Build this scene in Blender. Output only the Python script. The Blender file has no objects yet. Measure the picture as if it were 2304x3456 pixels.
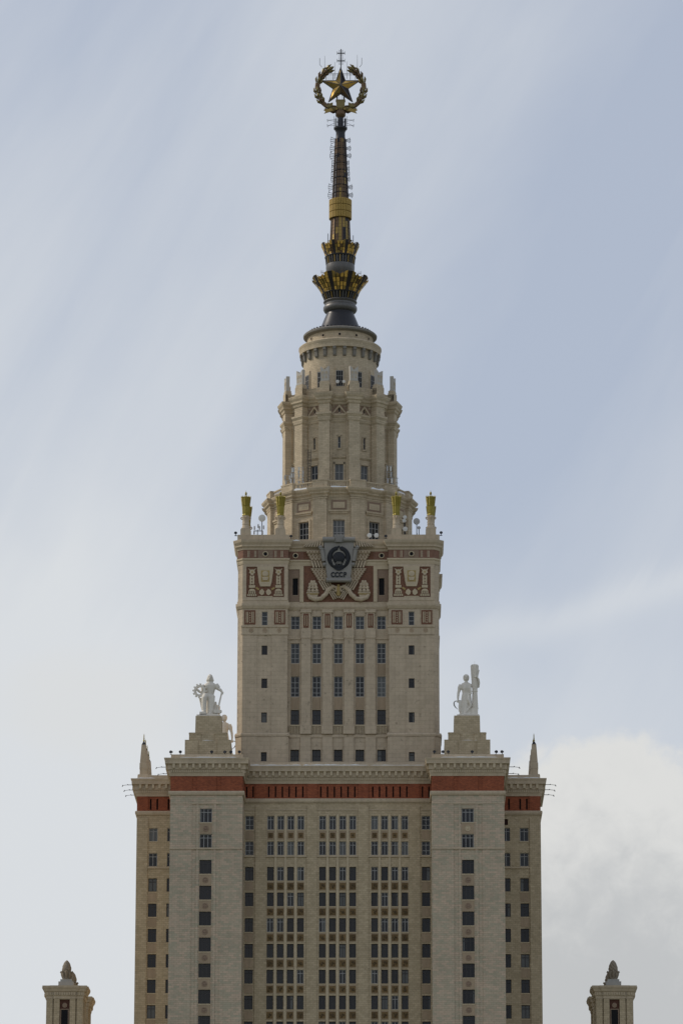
import bpy, bmesh, math, random
from math import sin, cos, pi, radians, sqrt, atan2
from mathutils import Matrix, Vector

random.seed(7)
SC = bpy.context.scene
COL = SC.collection

# ------------------------------------------------------------------ camera, sky, sun, exposure
PITCH, YAW, ROLL = radians(14.6), radians(0.732), radians(0.10)
f0 = Vector((-sin(YAW), cos(YAW), 0)); r0 = Vector((cos(YAW), sin(YAW), 0)); zz = Vector((0, 0, 1))
FW = cos(PITCH) * f0 + sin(PITCH) * zz
U0 = -sin(PITCH) * f0 + cos(PITCH) * zz
RT = r0 * cos(ROLL) + U0 * sin(ROLL)
UP = U0 * cos(ROLL) - r0 * sin(ROLL)
cam_d = bpy.data.cameras.new("camera")
cam = bpy.data.objects.new("camera", cam_d)
COL.objects.link(cam)
M = Matrix((RT, UP, -FW)).transposed().to_4x4()
M.translation = Vector((8.43, -640.0, 2.0))
cam.matrix_world = M
cam_d.sensor_fit = 'HORIZONTAL'
cam_d.sensor_width = 36.0
cam_d.lens = 36.0 * 14700 / 2304
cam_d.clip_start = 1.0
cam_d.clip_end = 20000.0
SC.camera = cam

SUN_AZ, SUN_EL = radians(-103), radians(36)          # azimuth from the facade's normal, minus = left
SDIR = Vector((sin(SUN_AZ) * cos(SUN_EL), -cos(SUN_AZ) * cos(SUN_EL), sin(SUN_EL)))
sun_d = bpy.data.lights.new("sun", 'SUN')
sun_d.energy = 2.1
sun_d.angle = radians(8)
sun_d.color = (1.0, 0.9, 0.76)
sun = bpy.data.objects.new("sun", sun_d)
COL.objects.link(sun)
sun.rotation_euler = SDIR.to_track_quat('Z', 'Y').to_euler()
sun.location = (0, 0, 400)

world = bpy.data.worlds.new("World")
SC.world = world
world.use_nodes = True
WT = world.node_tree
for n in list(WT.nodes):
    WT.nodes.remove(n)


class NT:
    def __init__(s, tree):
        s.t = tree

    def n(s, typ, **kw):
        nd = s.t.nodes.new(typ)
        for k, v in kw.items():
            setattr(nd, k, v)
        return nd

    def put(s, sock, v):
        if hasattr(v, 'is_linked') or isinstance(v, bpy.types.NodeSocket):
            s.t.links.new(v, sock)
        else:
            sock.default_value = v

    def math(s, op, a, b=0.0, c=None, clamp=False):
        nd = s.n('ShaderNodeMath', operation=op, use_clamp=clamp)
        s.put(nd.inputs[0], a)
        s.put(nd.inputs[1], b)
        if c is not None:
            s.put(nd.inputs[2], c)
        return nd.outputs[0]

    def mix(s, fac, a, b, blend='MIX'):
        nd = s.n('ShaderNodeMix', data_type='RGBA', blend_type=blend)
        s.put(nd.inputs[0], fac)
        s.put(nd.inputs[6], a)
        s.put(nd.inputs[7], b)
        return nd.outputs[2]

    def vec(s, x, y, z=0.0):
        nd = s.n('ShaderNodeCombineXYZ')
        for i, v in enumerate((x, y, z)):
            s.put(nd.inputs[i], v)
        return nd.outputs[0]

    def noise(s, vec, scale, detail=4.0, rough=0.55, dist=0.0):
        nd = s.n('ShaderNodeTexNoise')
        s.put(nd.inputs['Vector'], vec)
        nd.inputs['Scale'].default_value = scale
        nd.inputs['Detail'].default_value = detail
        nd.inputs['Roughness'].default_value = rough
        nd.inputs['Distortion'].default_value = dist
        return nd.outputs[0]

    def smooth(s, v, a, b):
        nd = s.n('ShaderNodeMapRange', interpolation_type='SMOOTHSTEP')
        s.put(nd.inputs[0], v)
        nd.inputs[1].default_value = a
        nd.inputs[2].default_value = b
        return nd.outputs[0]


def sky():
    w = NT(WT)
    tc = w.n('ShaderNodeTexCoord')
    sep = w.n('ShaderNodeSeparateXYZ')
    WT.links.new(tc.outputs['Generated'], sep.inputs[0])
    x, y, z = sep.outputs
    D = 180 / pi
    az = w.math('MULTIPLY', w.math('ARCTAN2', x, y), D)          # degrees right of the facade's axis
    el = w.math('MULTIPLY', w.math('ARCSINE', z), D)             # degrees above the horizon
    nis = w.n('ShaderNodeTexSky', sky_type='NISHITA')
    nis.sun_disc = False
    nis.sun_elevation = SUN_EL
    nis.sun_rotation = radians(283)
    nis.altitude = 200
    nis.air_density = 1.0
    nis.dust_density = 1.5
    nis.ozone_density = 1.0
    # thin high veil, streaked along a steep diagonal; it thickens to white low in the sky
    ca, sa = cos(radians(58)), sin(radians(58))
    al = w.math('ADD', w.math('MULTIPLY', az, ca), w.math('MULTIPLY', el, sa))
    ac = w.math('SUBTRACT', w.math('MULTIPLY', az, sa), w.math('MULTIPLY', el, ca))
    st = w.noise(w.vec(w.math('MULTIPLY', ac, 0.26), w.math('MULTIPLY', al, 0.055), 3.3), 1.0, 5.0, 0.5, 0.6)
    st2 = w.noise(w.vec(w.math('MULTIPLY', ac, 0.75), w.math('MULTIPLY', al, 0.16), 9.1), 1.0, 5.0, 0.55, 0.8)
    soft = w.noise(w.vec(w.math('MULTIPLY', az, 0.22), w.math('MULTIPLY', el, 0.3), 1.7), 1.0, 4.0, 0.5, 0.3)
    # one broad bright streak of cirrus
    band = w.math('SUBTRACT', ac, w.math('ADD', -10.9, w.math('MULTIPLY', w.math('SUBTRACT', soft, 0.5), 1.6)))
    band = w.math('POWER', 2.718, w.math('MULTIPLY', w.math('MULTIPLY', band, band), -0.42))
    low = w.smooth(w.math('ADD', el, w.math('MULTIPLY', w.math('SUBTRACT', soft, 0.5), 3.5)), 15.5, 10.8)
    v = w.math('MULTIPLY', w.smooth(st, 0.34, 0.72), 0.46)
    v = w.math('ADD', v, w.math('MULTIPLY', w.math('SUBTRACT', st2, 0.45), 0.33))
    v = w.math('ADD', v, w.math('MULTIPLY', band, 0.36))
    v = w.math('ADD', v, w.math('MULTIPLY', w.math('MULTIPLY', low, w.smooth(az, 4.0, 0.0)), 0.62))
    v = w.math('ADD', v, w.math('MULTIPLY', low, 0.14))
    v = w.math('SUBTRACT', v, w.math('MULTIPLY', w.math('MULTIPLY', w.smooth(az, -1.0, 4.5), w.smooth(el, 12.0, 20.0)), 0.2))
    v = w.math('ADD', v, w.math('MULTIPLY', w.math('MULTIPLY', w.smooth(az, -0.5, -4.0), w.smooth(el, 20.0, 16.0)), 0.2))
    wl = w.math('SUBTRACT', el, w.math('ADD', w.math('ADD', 12.66, w.math('MULTIPLY', az, 0.26)), w.math('MULTIPLY', w.math('SUBTRACT', st2, 0.5), 0.7)))
    wisp = w.math('POWER', 2.718, w.math('MULTIPLY', w.math('MULTIPLY', wl, wl), -16.0))
    v = w.math('ADD', v, w.math('MULTIPLY', w.math('MULTIPLY', wisp, w.smooth(az, 0.2, 1.6)), 0.28))
    v = w.math('MAXIMUM', w.math('MINIMUM', v, 1.0), 0.0)
    thin = w.mix(0.25, (4.15, 4.52, 5.3, 1), nis.outputs[0])
    veil = w.mix(v, thin, (5.75, 5.98, 6.22, 1))
    # low heap cloud on the right, bright rim above and a grey belly
    cn = w.noise(w.vec(w.math('MULTIPLY', az, 0.8), w.math('MULTIPLY', el, 0.9), 5.2), 1.0, 6.0, 0.55, 0.4)
    off = w.math('SUBTRACT', az, 2.75)
    cn2 = w.noise(w.vec(w.math('MULTIPLY', az, 2.6), w.math('MULTIPLY', el, 2.6), 8.2), 1.0, 5.0, 0.6, 0.3)
    top = w.math('SUBTRACT', w.math('ADD', 11.72, w.math('ADD', w.math('MULTIPLY', w.math('SUBTRACT', cn, 0.5), 0.9), w.math('MULTIPLY', w.math('SUBTRACT', cn2, 0.5), 0.8))),
                 w.math('MULTIPLY', w.math('MULTIPLY', off, off), 0.22))
    cm = w.math('MULTIPLY', w.smooth(w.math('SUBTRACT', top, el), -0.1, 0.32), w.smooth(az, 0.9, 1.9))
    belly = w.smooth(w.math('ADD', w.math('SUBTRACT', top, el), w.math('MULTIPLY', w.math('SUBTRACT', cn2, 0.5), 1.6)), 0.4, 3.2)
    ccol = w.mix(belly, (6.05, 6.05, 5.9, 1), (4.35, 4.45, 4.5, 1))
    out = w.mix(w.math('MULTIPLY', cm, 0.92), veil, ccol)
    # small pale cloud low on the left
    d1 = w.math('DIVIDE', w.math('ADD', az, 4.0), 1.3)
    d2 = w.math('DIVIDE', w.math('SUBTRACT', el, 12.0), 0.75)
    dd = w.math('ADD', w.math('MULTIPLY', d1, d1), w.math('MULTIPLY', d2, d2))
    lc = w.math('MULTIPLY', w.smooth(w.math('ADD', dd, w.math('MULTIPLY', w.math('SUBTRACT', cn, 0.5), 1.8)), 1.6, 0.2), 0.5)
    out = w.mix(lc, out, (5.85, 5.9, 5.85, 1))
    bg = w.n('ShaderNodeBackground')
    WT.links.new(out, bg.inputs[0])
    bg.inputs[1].default_value = 0.12
    o = w.n('ShaderNodeOutputWorld')
    WT.links.new(bg.outputs[0], o.inputs[0])


sky()
SC.view_settings.view_transform = 'Standard'
SC.view_settings.look = 'None'
SC.view_settings.exposure = 0.0
SC.view_settings.gamma = 1.0


# ------------------------------------------------------------------ materials
MAT = {}


def base_mat(name):
    m = bpy.data.materials.new(name)
    m.use_nodes = True
    t = m.node_tree
    b = t.nodes['Principled BSDF']
    MAT[name] = m
    return m, NT(t), b


def masonry(name, c1, c2, mortar, bw, rh, ms=0.012, polar=0.0, stain=0.25, rough=0.85, blotch=0.5, streak=0.0, pits=0.0):
    """ashlar, ceramic tile or brick, laid in world metres"""
    m, t, b = base_mat(name)
    tc = t.n('ShaderNodeTexCoord')
    sp = t.n('ShaderNodeSeparateXYZ')
    m.node_tree.links.new(tc.outputs['Object'], sp.inputs[0])
    x, y, z = sp.outputs
    if polar:
        u = t.math('MULTIPLY', t.math('ARCTAN2', x, t.math('MULTIPLY', y, -1.0)), polar)
    else:
        u = t.math('ADD', x, t.math('MULTIPLY', y, 0.83))
    br = t.n('ShaderNodeTexBrick')
    m.node_tree.links.new(t.vec(u, z), br.inputs['Vector'])
    br.inputs['Color1'].default_value = (*c1, 1)
    br.inputs['Color2'].default_value = (*c2, 1)
    br.inputs['Mortar'].default_value = (*mortar, 1)
    br.inputs['Scale'].default_value = 1.0
    br.inputs['Mortar Size'].default_value = ms
    br.inputs['Mortar Smooth'].default_value = 0.3
    br.inputs['Brick Width'].default_value = bw
    br.inputs['Row Height'].default_value = rh
    n1 = t.noise(tc.outputs['Object'], blotch, 6.0, 0.6)
    n2 = t.noise(tc.outputs['Object'], 2.6, 5.0, 0.6)
    n3 = t.noise(t.vec(t.math('MULTIPLY', u, 2.2), t.math('MULTIPLY', z, 0.10)), 1.0, 4.0, 0.6)
    f = t.math('ADD', t.math('MULTIPLY', t.math('SUBTRACT', n1, 0.5), 1.3 * stain + 0.15),
               t.math('MULTIPLY', t.math('SUBTRACT', n2, 0.5), 0.8 * stain + 0.1))
    f = t.math('ADD', f, t.math('MULTIPLY', t.math('SUBTRACT', n3, 0.5), streak))
    f = t.math('ADD', 1.0, f)
    if pits:
        n4 = t.noise(tc.outputs['Object'], 1.7, 2.0, 0.5)
        f = t.math('SUBTRACT', f, t.math('MULTIPLY', t.smooth(n4, .64, .74), pits))
    g = t.n('ShaderNodeCombineColor')
    for i in range(3):
        t.put(g.inputs[i], f)
    c = t.mix(1.0, br.outputs['Color'], g.outputs[0], 'MULTIPLY')
    m.node_tree.links.new(c, b.inputs['Base Color'])
    b.inputs['Roughness'].default_value = rough
    b.inputs['Specular IOR Level'].default_value = 0.25
    bp = t.n('ShaderNodeBump')
    bp.inputs['Strength'].default_value = 0.45
    bp.inputs['Distance'].default_value = 0.03
    h = t.math('ADD', t.math('MULTIPLY', br.outputs['Fac'], -1.0), t.math('MULTIPLY', n2, 0.8))
    m.node_tree.links.new(h, bp.inputs['Height'])
    m.node_tree.links.new(bp.outputs[0], b.inputs['Normal'])
    return m


def plain(name, c, rough=0.6, metal=0.0, var=0.25, scale=2.0, spec=0.4, streak=False, rnd=0.0):
    m, t, b = base_mat(name)
    tc = t.n('ShaderNodeTexCoord')
    v = tc.outputs['Object']
    if streak:
        mp = t.n('ShaderNodeMapping')
        m.node_tree.links.new(v, mp.inputs[0])
        mp.inputs['Scale'].default_value = (1.5, 1.5, 0.2)
        v = mp.outputs[0]
    n = t.noise(v, scale, 5.0, 0.6)
    f = t.math('ADD', 1.0, t.math('MULTIPLY', t.math('SUBTRACT', n, 0.5), 2.4 * var))
    if rnd:
        oi = t.n('ShaderNodeObjectInfo')
        f = t.math('ADD', f, t.math('MULTIPLY', t.math('SUBTRACT', oi.outputs['Random'], 0.5), rnd))
    g = t.n('ShaderNodeCombineColor')
    for i in range(3):
        t.put(g.inputs[i], f)
    cc = t.mix(1.0, (*c, 1), g.outputs[0], 'MULTIPLY')
    m.node_tree.links.new(cc, b.inputs['Base Color'])
    b.inputs['Roughness'].default_value = rough
    b.inputs['Metallic'].default_value = metal
    b.inputs['Specular IOR Level'].default_value = spec
    return m


def glass(name, dark, pale, curtain, rate):
    """window pane with the dim room or a drawn curtain seen through it; differs from pane to pane"""
    m, t, b = base_mat(name)
    oi = t.n('ShaderNodeObjectInfo')
    r = oi.outputs['Random']
    tc = t.n('ShaderNodeTexCoord')
    sp = t.n('ShaderNodeSeparateXYZ')
    m.node_tree.links.new(tc.outputs['Object'], sp.inputs[0])
    r2 = t.math('FRACT', t.math('MULTIPLY', r, 17.3))
    r3 = t.math('FRACT', t.math('MULTIPLY', r, 71.9))
    room = t.mix(r2, (*dark, 1), (*pale, 1))
    fold = t.noise(t.vec(t.math('MULTIPLY', sp.outputs[0], 9.0), t.math('MULTIPLY', sp.outputs[2], 0.4), t.math('MULTIPLY', r, 50)), 1.0, 3.0)
    cur = t.mix(fold, tuple(0.45 * v for v in curtain) + (1,), (*curtain, 1))
    side = t.math('SUBTRACT', t.math('MULTIPLY', r3, 1.6), 0.8)
    edge = t.smooth(t.math('MULTIPLY', t.math('SUBTRACT', sp.outputs[0], side), t.math('SIGN', side)), -0.03, 0.03)
    has = t.math('LESS_THAN', r2, rate)
    full = t.math('LESS_THAN', r2, rate * 0.35)
    k = t.math('MULTIPLY', has, t.math('MAXIMUM', edge, full))
    c = t.mix(k, room, cur)
    m.node_tree.links.new(c, b.inputs['Base Color'])
    b.inputs['Roughness'].default_value = 0.06
    b.inputs['Specular IOR Level'].default_value = 0.3
    n = t.noise(t.vec(sp.outputs[0], sp.outputs[2], t.math('MULTIPLY', r, 90)), 0.9, 2.0)
    bp = t.n('ShaderNodeBump')
    bp.inputs['Strength'].default_value = 0.15
    bp.inputs['Distance'].default_value = 0.05
    m.node_tree.links.new(n, bp.inputs['Height'])
    m.node_tree.links.new(bp.outputs[0], b.inputs['Normal'])
    return m


masonry('facade_tile', (0.501, 0.409, 0.278), (0.411, 0.333, 0.219), (0.290, 0.236, 0.154), .62, .31, .015, stain=.18, streak=.2, pits=.16)
masonry('pavilion_tile', (0.540, 0.419, 0.312), (0.395, 0.359, 0.265), (0.304, 0.248, 0.178), .74, .30, .014, stain=.2, blotch=.25, streak=.16, pits=.1)
masonry('tower_stone', (0.503, 0.411, 0.300), (0.465, 0.380, 0.275), (0.329, 0.270, 0.195), 1.25, .62, .012, stain=.2, streak=.3, pits=.3)
masonry('drum_stone', (0.540, 0.448, 0.319), (0.455, 0.376, 0.263), (0.315, 0.260, 0.183), .66, .28, .013, polar=8.0, stain=.26, streak=.28, pits=.24)
masonry('trim_stone', (0.497, 0.410, 0.296), (0.465, 0.378, 0.271), (0.324, 0.265, 0.191), 1.6, 1.1, .01, stain=.18, streak=.36)
masonry('white_stone', (0.519, 0.430, 0.300), (0.486, 0.404, 0.280), (0.432, 0.358, 0.249), 1.6, .7, .01, stain=.09)
masonry('red_brick', (.36, .108, .05), (.25, .075, .038), (.115, .05, .036), .36, .14, .012, stain=.3, streak=.3)
masonry('relief_brick', (.20, .088, .052), (.145, .064, .04), (.20, .125, .085), .34, .16, .02, stain=.10)
masonry('frieze_terracotta', (.25, .135, .095), (.20, .105, .072), (.22, .14, .10), .34, .16, .014, stain=.2)
masonry('niche_brick', (.11, .045, .03), (.08, .034, .024), (.09, .05, .036), .36, .14, .012, stain=.12)
masonry('pink_stone', (.28, .20, .145), (.25, .18, .13), (.21, .15, .11), .5, .25, .012, stain=.10)
plain('statue_stone', (.70, .655, .58), .8, var=.22, scale=1.2, streak=True)
plain('crown_stone', (.47, .44, .39), .8, var=.10, scale=1.5)
plain('grey_stone', (.34, .33, .30), .8, var=.15)
plain('cone_stone', (.235, .195, .145), .85, var=.2)
plain('corbel_stone', (.20, .185, .16), .8, var=.15)
plain('carved_panel', (.15, .098, .042), .85, var=.5, scale=3.2, rnd=.5)
plain('spandrel_stone', (.35, .265, .18), .85, var=.22, scale=1.8, streak=True, rnd=.15)
plain('ornament_bronze', (.075, .047, .016), .6, var=.3)
plain('amber_relief', (.36, .26, .10), .7, var=.15)
plain('dark_void', (.006, .006, .008), .9, var=.0)
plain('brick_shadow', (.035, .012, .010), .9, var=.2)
plain('frame_pale', (.30, .30, .295), .5, var=.05)
plain('frame_dark', (.045, .042, .042), .6, var=.1)
plain('dark_metal', (.028, .028, .032), .36, .3, var=.2, scale=3)
plain('iron', (.03, .032, .038), .5, .4, var=.1)
plain('grey_metal', (.125, .12, .115), .42, .4, var=.25, scale=3, streak=True)
plain('emblem_metal', (.245, .232, .208), .5, .15, var=.18, scale=1.5)
plain('emblem_black', (.012, .014, .018), .5, .2, var=.1)
plain('gold_pane', (.72, .45, .11), .26, .6, var=.3, scale=2.2)
plain('gold_dim', (.30, .205, .06), .34, .6, var=.35, scale=2.2)
plain('bronze_pane', (.135, .085, .045), .36, .6, var=.35, scale=2.4)
plain('dark_pane', (.03, .026, .028), .4, .4, var=.3)
plain('gold_leaf', (.19, .15, .06), .4, .6, var=.3, scale=3)
plain('amber_band', (.40, .27, .07), .5, .15, var=.12)
plain('amber_groove', (.20, .125, .02), .6, var=.1)
plain('gold_paint', (.27, .215, .035), .45, .35, var=.15, scale=3)
plain('white_dish', (.66, .66, .63), .45, var=.05)
plain('grey_dish', (.42, .42, .42), .45, var=.05)
plain('snow_white', (.82, .84, .87), .8, var=.05)
plain('ground_grass', (.16, .17, .12), .95, var=.4, scale=.05)
glass('glass_dark', (.003, .003, .005), (.016, .017, .021), (.13, .135, .13), .34)
glass('glass_mid', (.010, .011, .015), (.035, .038, .044), (.14, .15, .15), .25)
glass('glass_pale', (.025, .028, .033), (.055, .06, .066), (.14, .145, .145), .2)


# ------------------------------------------------------------------ mesh helpers
class MB:
    """collects shapes, links them as ONE mesh object"""

    def __init__(s):
        s.v, s.f, s.m, s.T = [], [], [], None

    def add(s, verts, faces, mi=0):
        o = len(s.v)
        if s.T is not None:
            verts = [tuple(s.T @ Vector(p)) for p in verts]
        s.v += [tuple(p) for p in verts]
        s.f += [tuple(i + o for i in fc) for fc in faces]
        s.m += [mi] * len(faces)

    def box(s, x0, x1, y0, y1, z0, z1, mi=0):
        P = [(x, y, z) for z in (z0, z1) for y in (y0, y1) for x in (x0, x1)]
        s.add(P, [(0, 2, 3, 1), (4, 5, 7, 6), (0, 1, 5, 4), (1, 3, 7, 5), (3, 2, 6, 7), (2, 0, 4, 6)], mi)
        return s

    def prism(s, pts, y0, y1, mi=0):
        """outline in the xz plane, given thickness along y"""
        n = len(pts)
        a = sum(pts[i][0] * pts[(i + 1) % n][1] - pts[(i + 1) % n][0] * pts[i][1] for i in range(n))
        if a < 0:
            pts = pts[::-1]
        P = [(x, y0, z) for x, z in pts] + [(x, y1, z) for x, z in pts]
        F = [tuple(range(n)), tuple(range(2 * n - 1, n - 1, -1))]
        F += [((i + 1) % n, i, n + i, n + (i + 1) % n) for i in range(n)]
        s.add(P, F, mi)
        return s

    def loft(s, rings, mi=0, cap=True):
        n = len(rings[0])
        P = [p for r in rings for p in r]
        F = []
        for k in range(len(rings) - 1):
            for i in range(n):
                j = (i + 1) % n
                F.append((k * n + i, k * n + j, (k + 1) * n + j, (k + 1) * n + i))
        if cap:
            F.append(tuple(range(n - 1, -1, -1)))
            F.append(tuple((len(rings) - 1) * n + i for i in range(n)))
        s.add(P, F, mi)
        return s

    def lathe(s, prof, n=32, c=(0, 0), mi=0, cap=True, ph=0.0):
        s.loft([[(c[0] + r * cos(2 * pi * i / n + ph), c[1] + r * sin(2 * pi * i / n + ph), z) for i in range(n)] for r, z in prof], mi, cap)
        return s

    def tube(s, p, q, r, r2=None, n=8, mi=0):
        p, q = Vector(p), Vector(q)
        d = (q - p).normalized()
        a = d.orthogonal().normalized()
        b = d.cross(a)
        r2 = r if r2 is None else r2
        s.loft([[tuple(c + (a * cos(2 * pi * i / n) + b * sin(2 * pi * i / n)) * rr) for i in range(n)] for c, rr in ((p, r), (q, r2))], mi)
        return s

    def path(s, pts, rr, n=8, mi=0, flat=1.0):
        """tapered tube through points"""
        pts = [Vector(p) for p in pts]
        rings = []
        for i, p in enumerate(pts):
            d = (pts[min(i + 1, len(pts) - 1)] - pts[max(i - 1, 0)]).normalized()
            a = Vector((0, 1, 0)) - d * d.y
            if a.length < 1e-3:
                a = d.orthogonal()
            a.normalize()
            b = d.cross(a)
            r = rr[i] if isinstance(rr, (list, tuple)) else rr
            rings.append([tuple(p + (a * cos(2 * pi * k / n) * flat + b * sin(2 * pi * k / n)) * r) for k in range(n)])
        s.loft(rings, mi)
        return s

    def ball(s, c, r, n=12, sc=(1, 1, 1), mi=0):
        m = max(4, n // 2)
        prof = [(sin(pi * k / m), -cos(pi * k / m)) for k in range(m + 1)]
        rings = [[(c[0] + max(a, .02) * r * sc[0] * cos(2 * pi * i / n), c[1] + max(a, .02) * r * sc[1] * sin(2 * pi * i / n), c[2] + h * r * sc[2]) for i in range(n)] for a, h in prof]
        s.loft(rings, mi)
        return s

    # ---- along a wall edge p->q, outward to its right
    def frame(s, p, q):
        p, q = Vector((p[0], p[1])), Vector((q[0], q[1]))
        L = (q - p).length
        d = (q - p) / L
        return p, d, Vector((d.y, -d.x)), L

    def ebox(s, p, q, a, b, o0, o1, z0, z1, mi=0):
        o, d, n, L = s.frame(p, q)
        P = []
        for z in (z0, z1):
            for off in (o1, o0):
                for t in (a, b):
                    c = o + d * t + n * off
                    P.append((c.x, c.y, z))
        s.add(P, [(0, 2, 3, 1), (4, 5, 7, 6), (0, 1, 5, 4), (1, 3, 7, 5), (3, 2, 6, 7), (2, 0, 4, 6)], mi)
        return s

    def ewall(s, p, q, z0, z1, holes=(), depth=.32, mi=0, rmi=None):
        o, d, n, L = s.frame(p, q)
        rmi = mi if rmi is None else rmi
        S = sorted({0.0, L} | {h[0] for h in holes} | {h[1] for h in holes})
        Z = sorted({z0, z1} | {h[2] for h in holes} | {h[3] for h in holes})

        def pt(t, off, z):
            c = o + d * t + n * off
            return (c.x, c.y, z)
        for i in range(len(S) - 1):
            cs = (S[i] + S[i + 1]) / 2
            k = 0
            while k < len(Z) - 1:
                def inh(kk):
                    cz = (Z[kk] + Z[kk + 1]) / 2
                    return any(h[0] < cs < h[1] and h[2] < cz < h[3] for h in holes)
                if inh(k):
                    k += 1
                    continue
                e = k
                while e + 1 < len(Z) - 1 and not inh(e + 1):
                    e += 1
                s.add([pt(S[i], 0, Z[k]), pt(S[i + 1], 0, Z[k]), pt(S[i + 1], 0, Z[e + 1]), pt(S[i], 0, Z[e + 1])], [(0, 1, 2, 3)], mi)
                k = e + 1
        for a, b, c0, c1 in [h[:4] for h in holes]:
            q4 = [(a, c0), (b, c0), (b, c1), (a, c1)]
            P = [pt(t, 0, z) for t, z in q4] + [pt(t, -depth, z) for t, z in q4]
            s.add(P, [(i, 4 + i, 4 + (i + 1) % 4, (i + 1) % 4) for i in range(4)], rmi)
        return s

    def plan(s, poly, prof, mi=0, cap=True):
        s.loft([[(x, y, z) for x, y in offset(poly, o)] for o, z in prof], mi, cap)
        return s

    def build(s, name, mats, parent=None, smooth=False, weld=False):
        me = bpy.data.meshes.new(name)
        me.from_pydata(s.v, [], s.f)
        if isinstance(mats, str):
            mats = [mats]
        for m in mats:
            me.materials.append(MAT[m])
        if len(mats) > 1:
            me.polygons.foreach_set('material_index', s.m)
        if smooth:
            me.polygons.foreach_set('use_smooth', [True] * len(me.polygons))
            try:
                me.set_sharp_from_angle(angle=radians(40))
            except Exception:
                pass
        me.validate()
        me.update()
        o = bpy.data.objects.new(name, me)
        COL.objects.link(o)
        if parent:
            o.parent = parent
        return o


def offset(poly, off):
    n = len(poly)
    out = []
    for i in range(n):
        a, b, c = Vector(poly[i - 1]), Vector(poly[i]), Vector(poly[(i + 1) % n])
        d1, d2 = (b - a).normalized(), (c - b).normalized()
        n1, n2 = Vector((d1.y, -d1.x)), Vector((d2.y, -d2.x))
        m = (n1 + n2) / max(1 + n1.dot(n2), .2)
        out.append((b.x + m.x * off, b.y + m.y * off))
    return out


def thing(name, label, cat, loc=(0, 0, 0), rz=0.0, group=None):
    o = bpy.data.objects.new(name, None)
    COL.objects.link(o)
    o.empty_display_size = .5
    o.location = loc
    o.rotation_euler = (0, 0, rz)
    tag(o, label, cat, group)
    return o


def tag(o, label, cat, group=None):
    o['label'] = label
    o['category'] = cat
    if group:
        o['group'] = group
    return o


def place(src, loc, rz=0.0, parent=None, sx=1.0):
    """another copy of an object, sharing its mesh, with its children"""
    c = src.copy()
    COL.objects.link(c)
    c.location = loc
    c.rotation_euler = (0, 0, rz)
    if parent:
        c.parent = parent
    for ch in [k for k in bpy.data.objects if k.parent == src]:
        d = ch.copy()
        COL.objects.link(d)
        d.parent = c
        for g in [k for k in bpy.data.objects if k.parent == ch]:
            e = g.copy()
            COL.objects.link(e)
            e.parent = d
    return c


KIDS = {}


def instance(src, loc, rz=0.0, label=None, group=None, scale=None):
    """fast copy of a whole thing: itself, its parts and their sub-parts"""
    c = src.copy()
    COL.objects.link(c)
    c.location = loc
    c.rotation_euler = (0, 0, rz)
    if scale:
        c.scale = scale
    if label:
        c['label'] = label
    if group:
        c['group'] = group
    for ch in list(src.children):
        d = ch.copy()
        COL.objects.link(d)
        d.parent = c
        for g in list(ch.children):
            e = g.copy()
            COL.objects.link(e)
            e.parent = d
    return c


# ------------------------------------------------------------------ ground
g = MB()
g.lathe([(6000, -.5), (6000, 0)], 64)
go = g.build('ground', 'ground_grass')
go['kind'] = 'structure'

# ------------------------------------------------------------------ the high-rise
BLD = thing('university_tower', 'stone clad stepped high-rise with brick friezes and a round upper drum', 'building')

# windows: one mesh and one frame per size, copied along the facades
WSRC = {}


def window(name, w, h, glass_m, frame_m, nv, nh, loc, rz=0.0, sill=False):
    key = (name, round(w, 2), round(h, 2), glass_m, frame_m, nv, tuple(nh))
    if key not in WSRC:
        a = MB().box(-w / 2 - .02, w / 2 + .02, 0, .05, -.02, h + .02)
        pane = a.build(name, glass_m, BLD)
        b = MB()
        t = .045
        for i in range(nv + 2):
            x = -w / 2 + w * i / (nv + 1)
            xx = min(max(x, -w / 2 + t), w / 2 - t)
            b.box(xx - t, xx + t, -.07, -.004, 0, h)
        for k in [0.02] + list(nh) + [.98]:
            zc = h * k
            b.box(-w / 2 + .09, w / 2 - .09, -.055, -.006, zc - .045, zc + .045)
        b.build('window_frame', frame_m, pane)
        if sill:
            MB().box(-w / 2 - .07, w / 2 + .07, -.33, -.22, -.17, -.012).build('window_sill', 'facade_tile', pane)
        WSRC[key] = pane
        pane.location = loc
        pane.rotation_euler = (0, 0, rz)
        return pane
    src = WSRC[key]
    c = src.copy()
    COL.objects.link(c)
    c.parent = BLD
    c.location = loc
    c.rotation_euler = (0, 0, rz)
    for ch in list(src.children):
        d = ch.copy()
        COL.objects.link(d)
        d.parent = c
    return c


RD = .32                                              # how deep the panes sit
ROWS = [118.67 - 3.745 * i for i in range(9)]         # head of each storey's windows
WH = 2.02
BX, PX0, PX1 = 29.75, 13.6, 24.03
YP, YC, YW = -22.75, -16.9, -7.25
front = [(-BX, YW), (-PX1, YW), (-PX1, YP), (-PX0, YP), (-PX0, YC), (PX0, YC), (PX0, YP), (PX1, YP), (PX1, YW), (BX, YW)]
BLOCK = front + [(-x, -y) for x, y in front]
TOPW = 120.98

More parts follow.
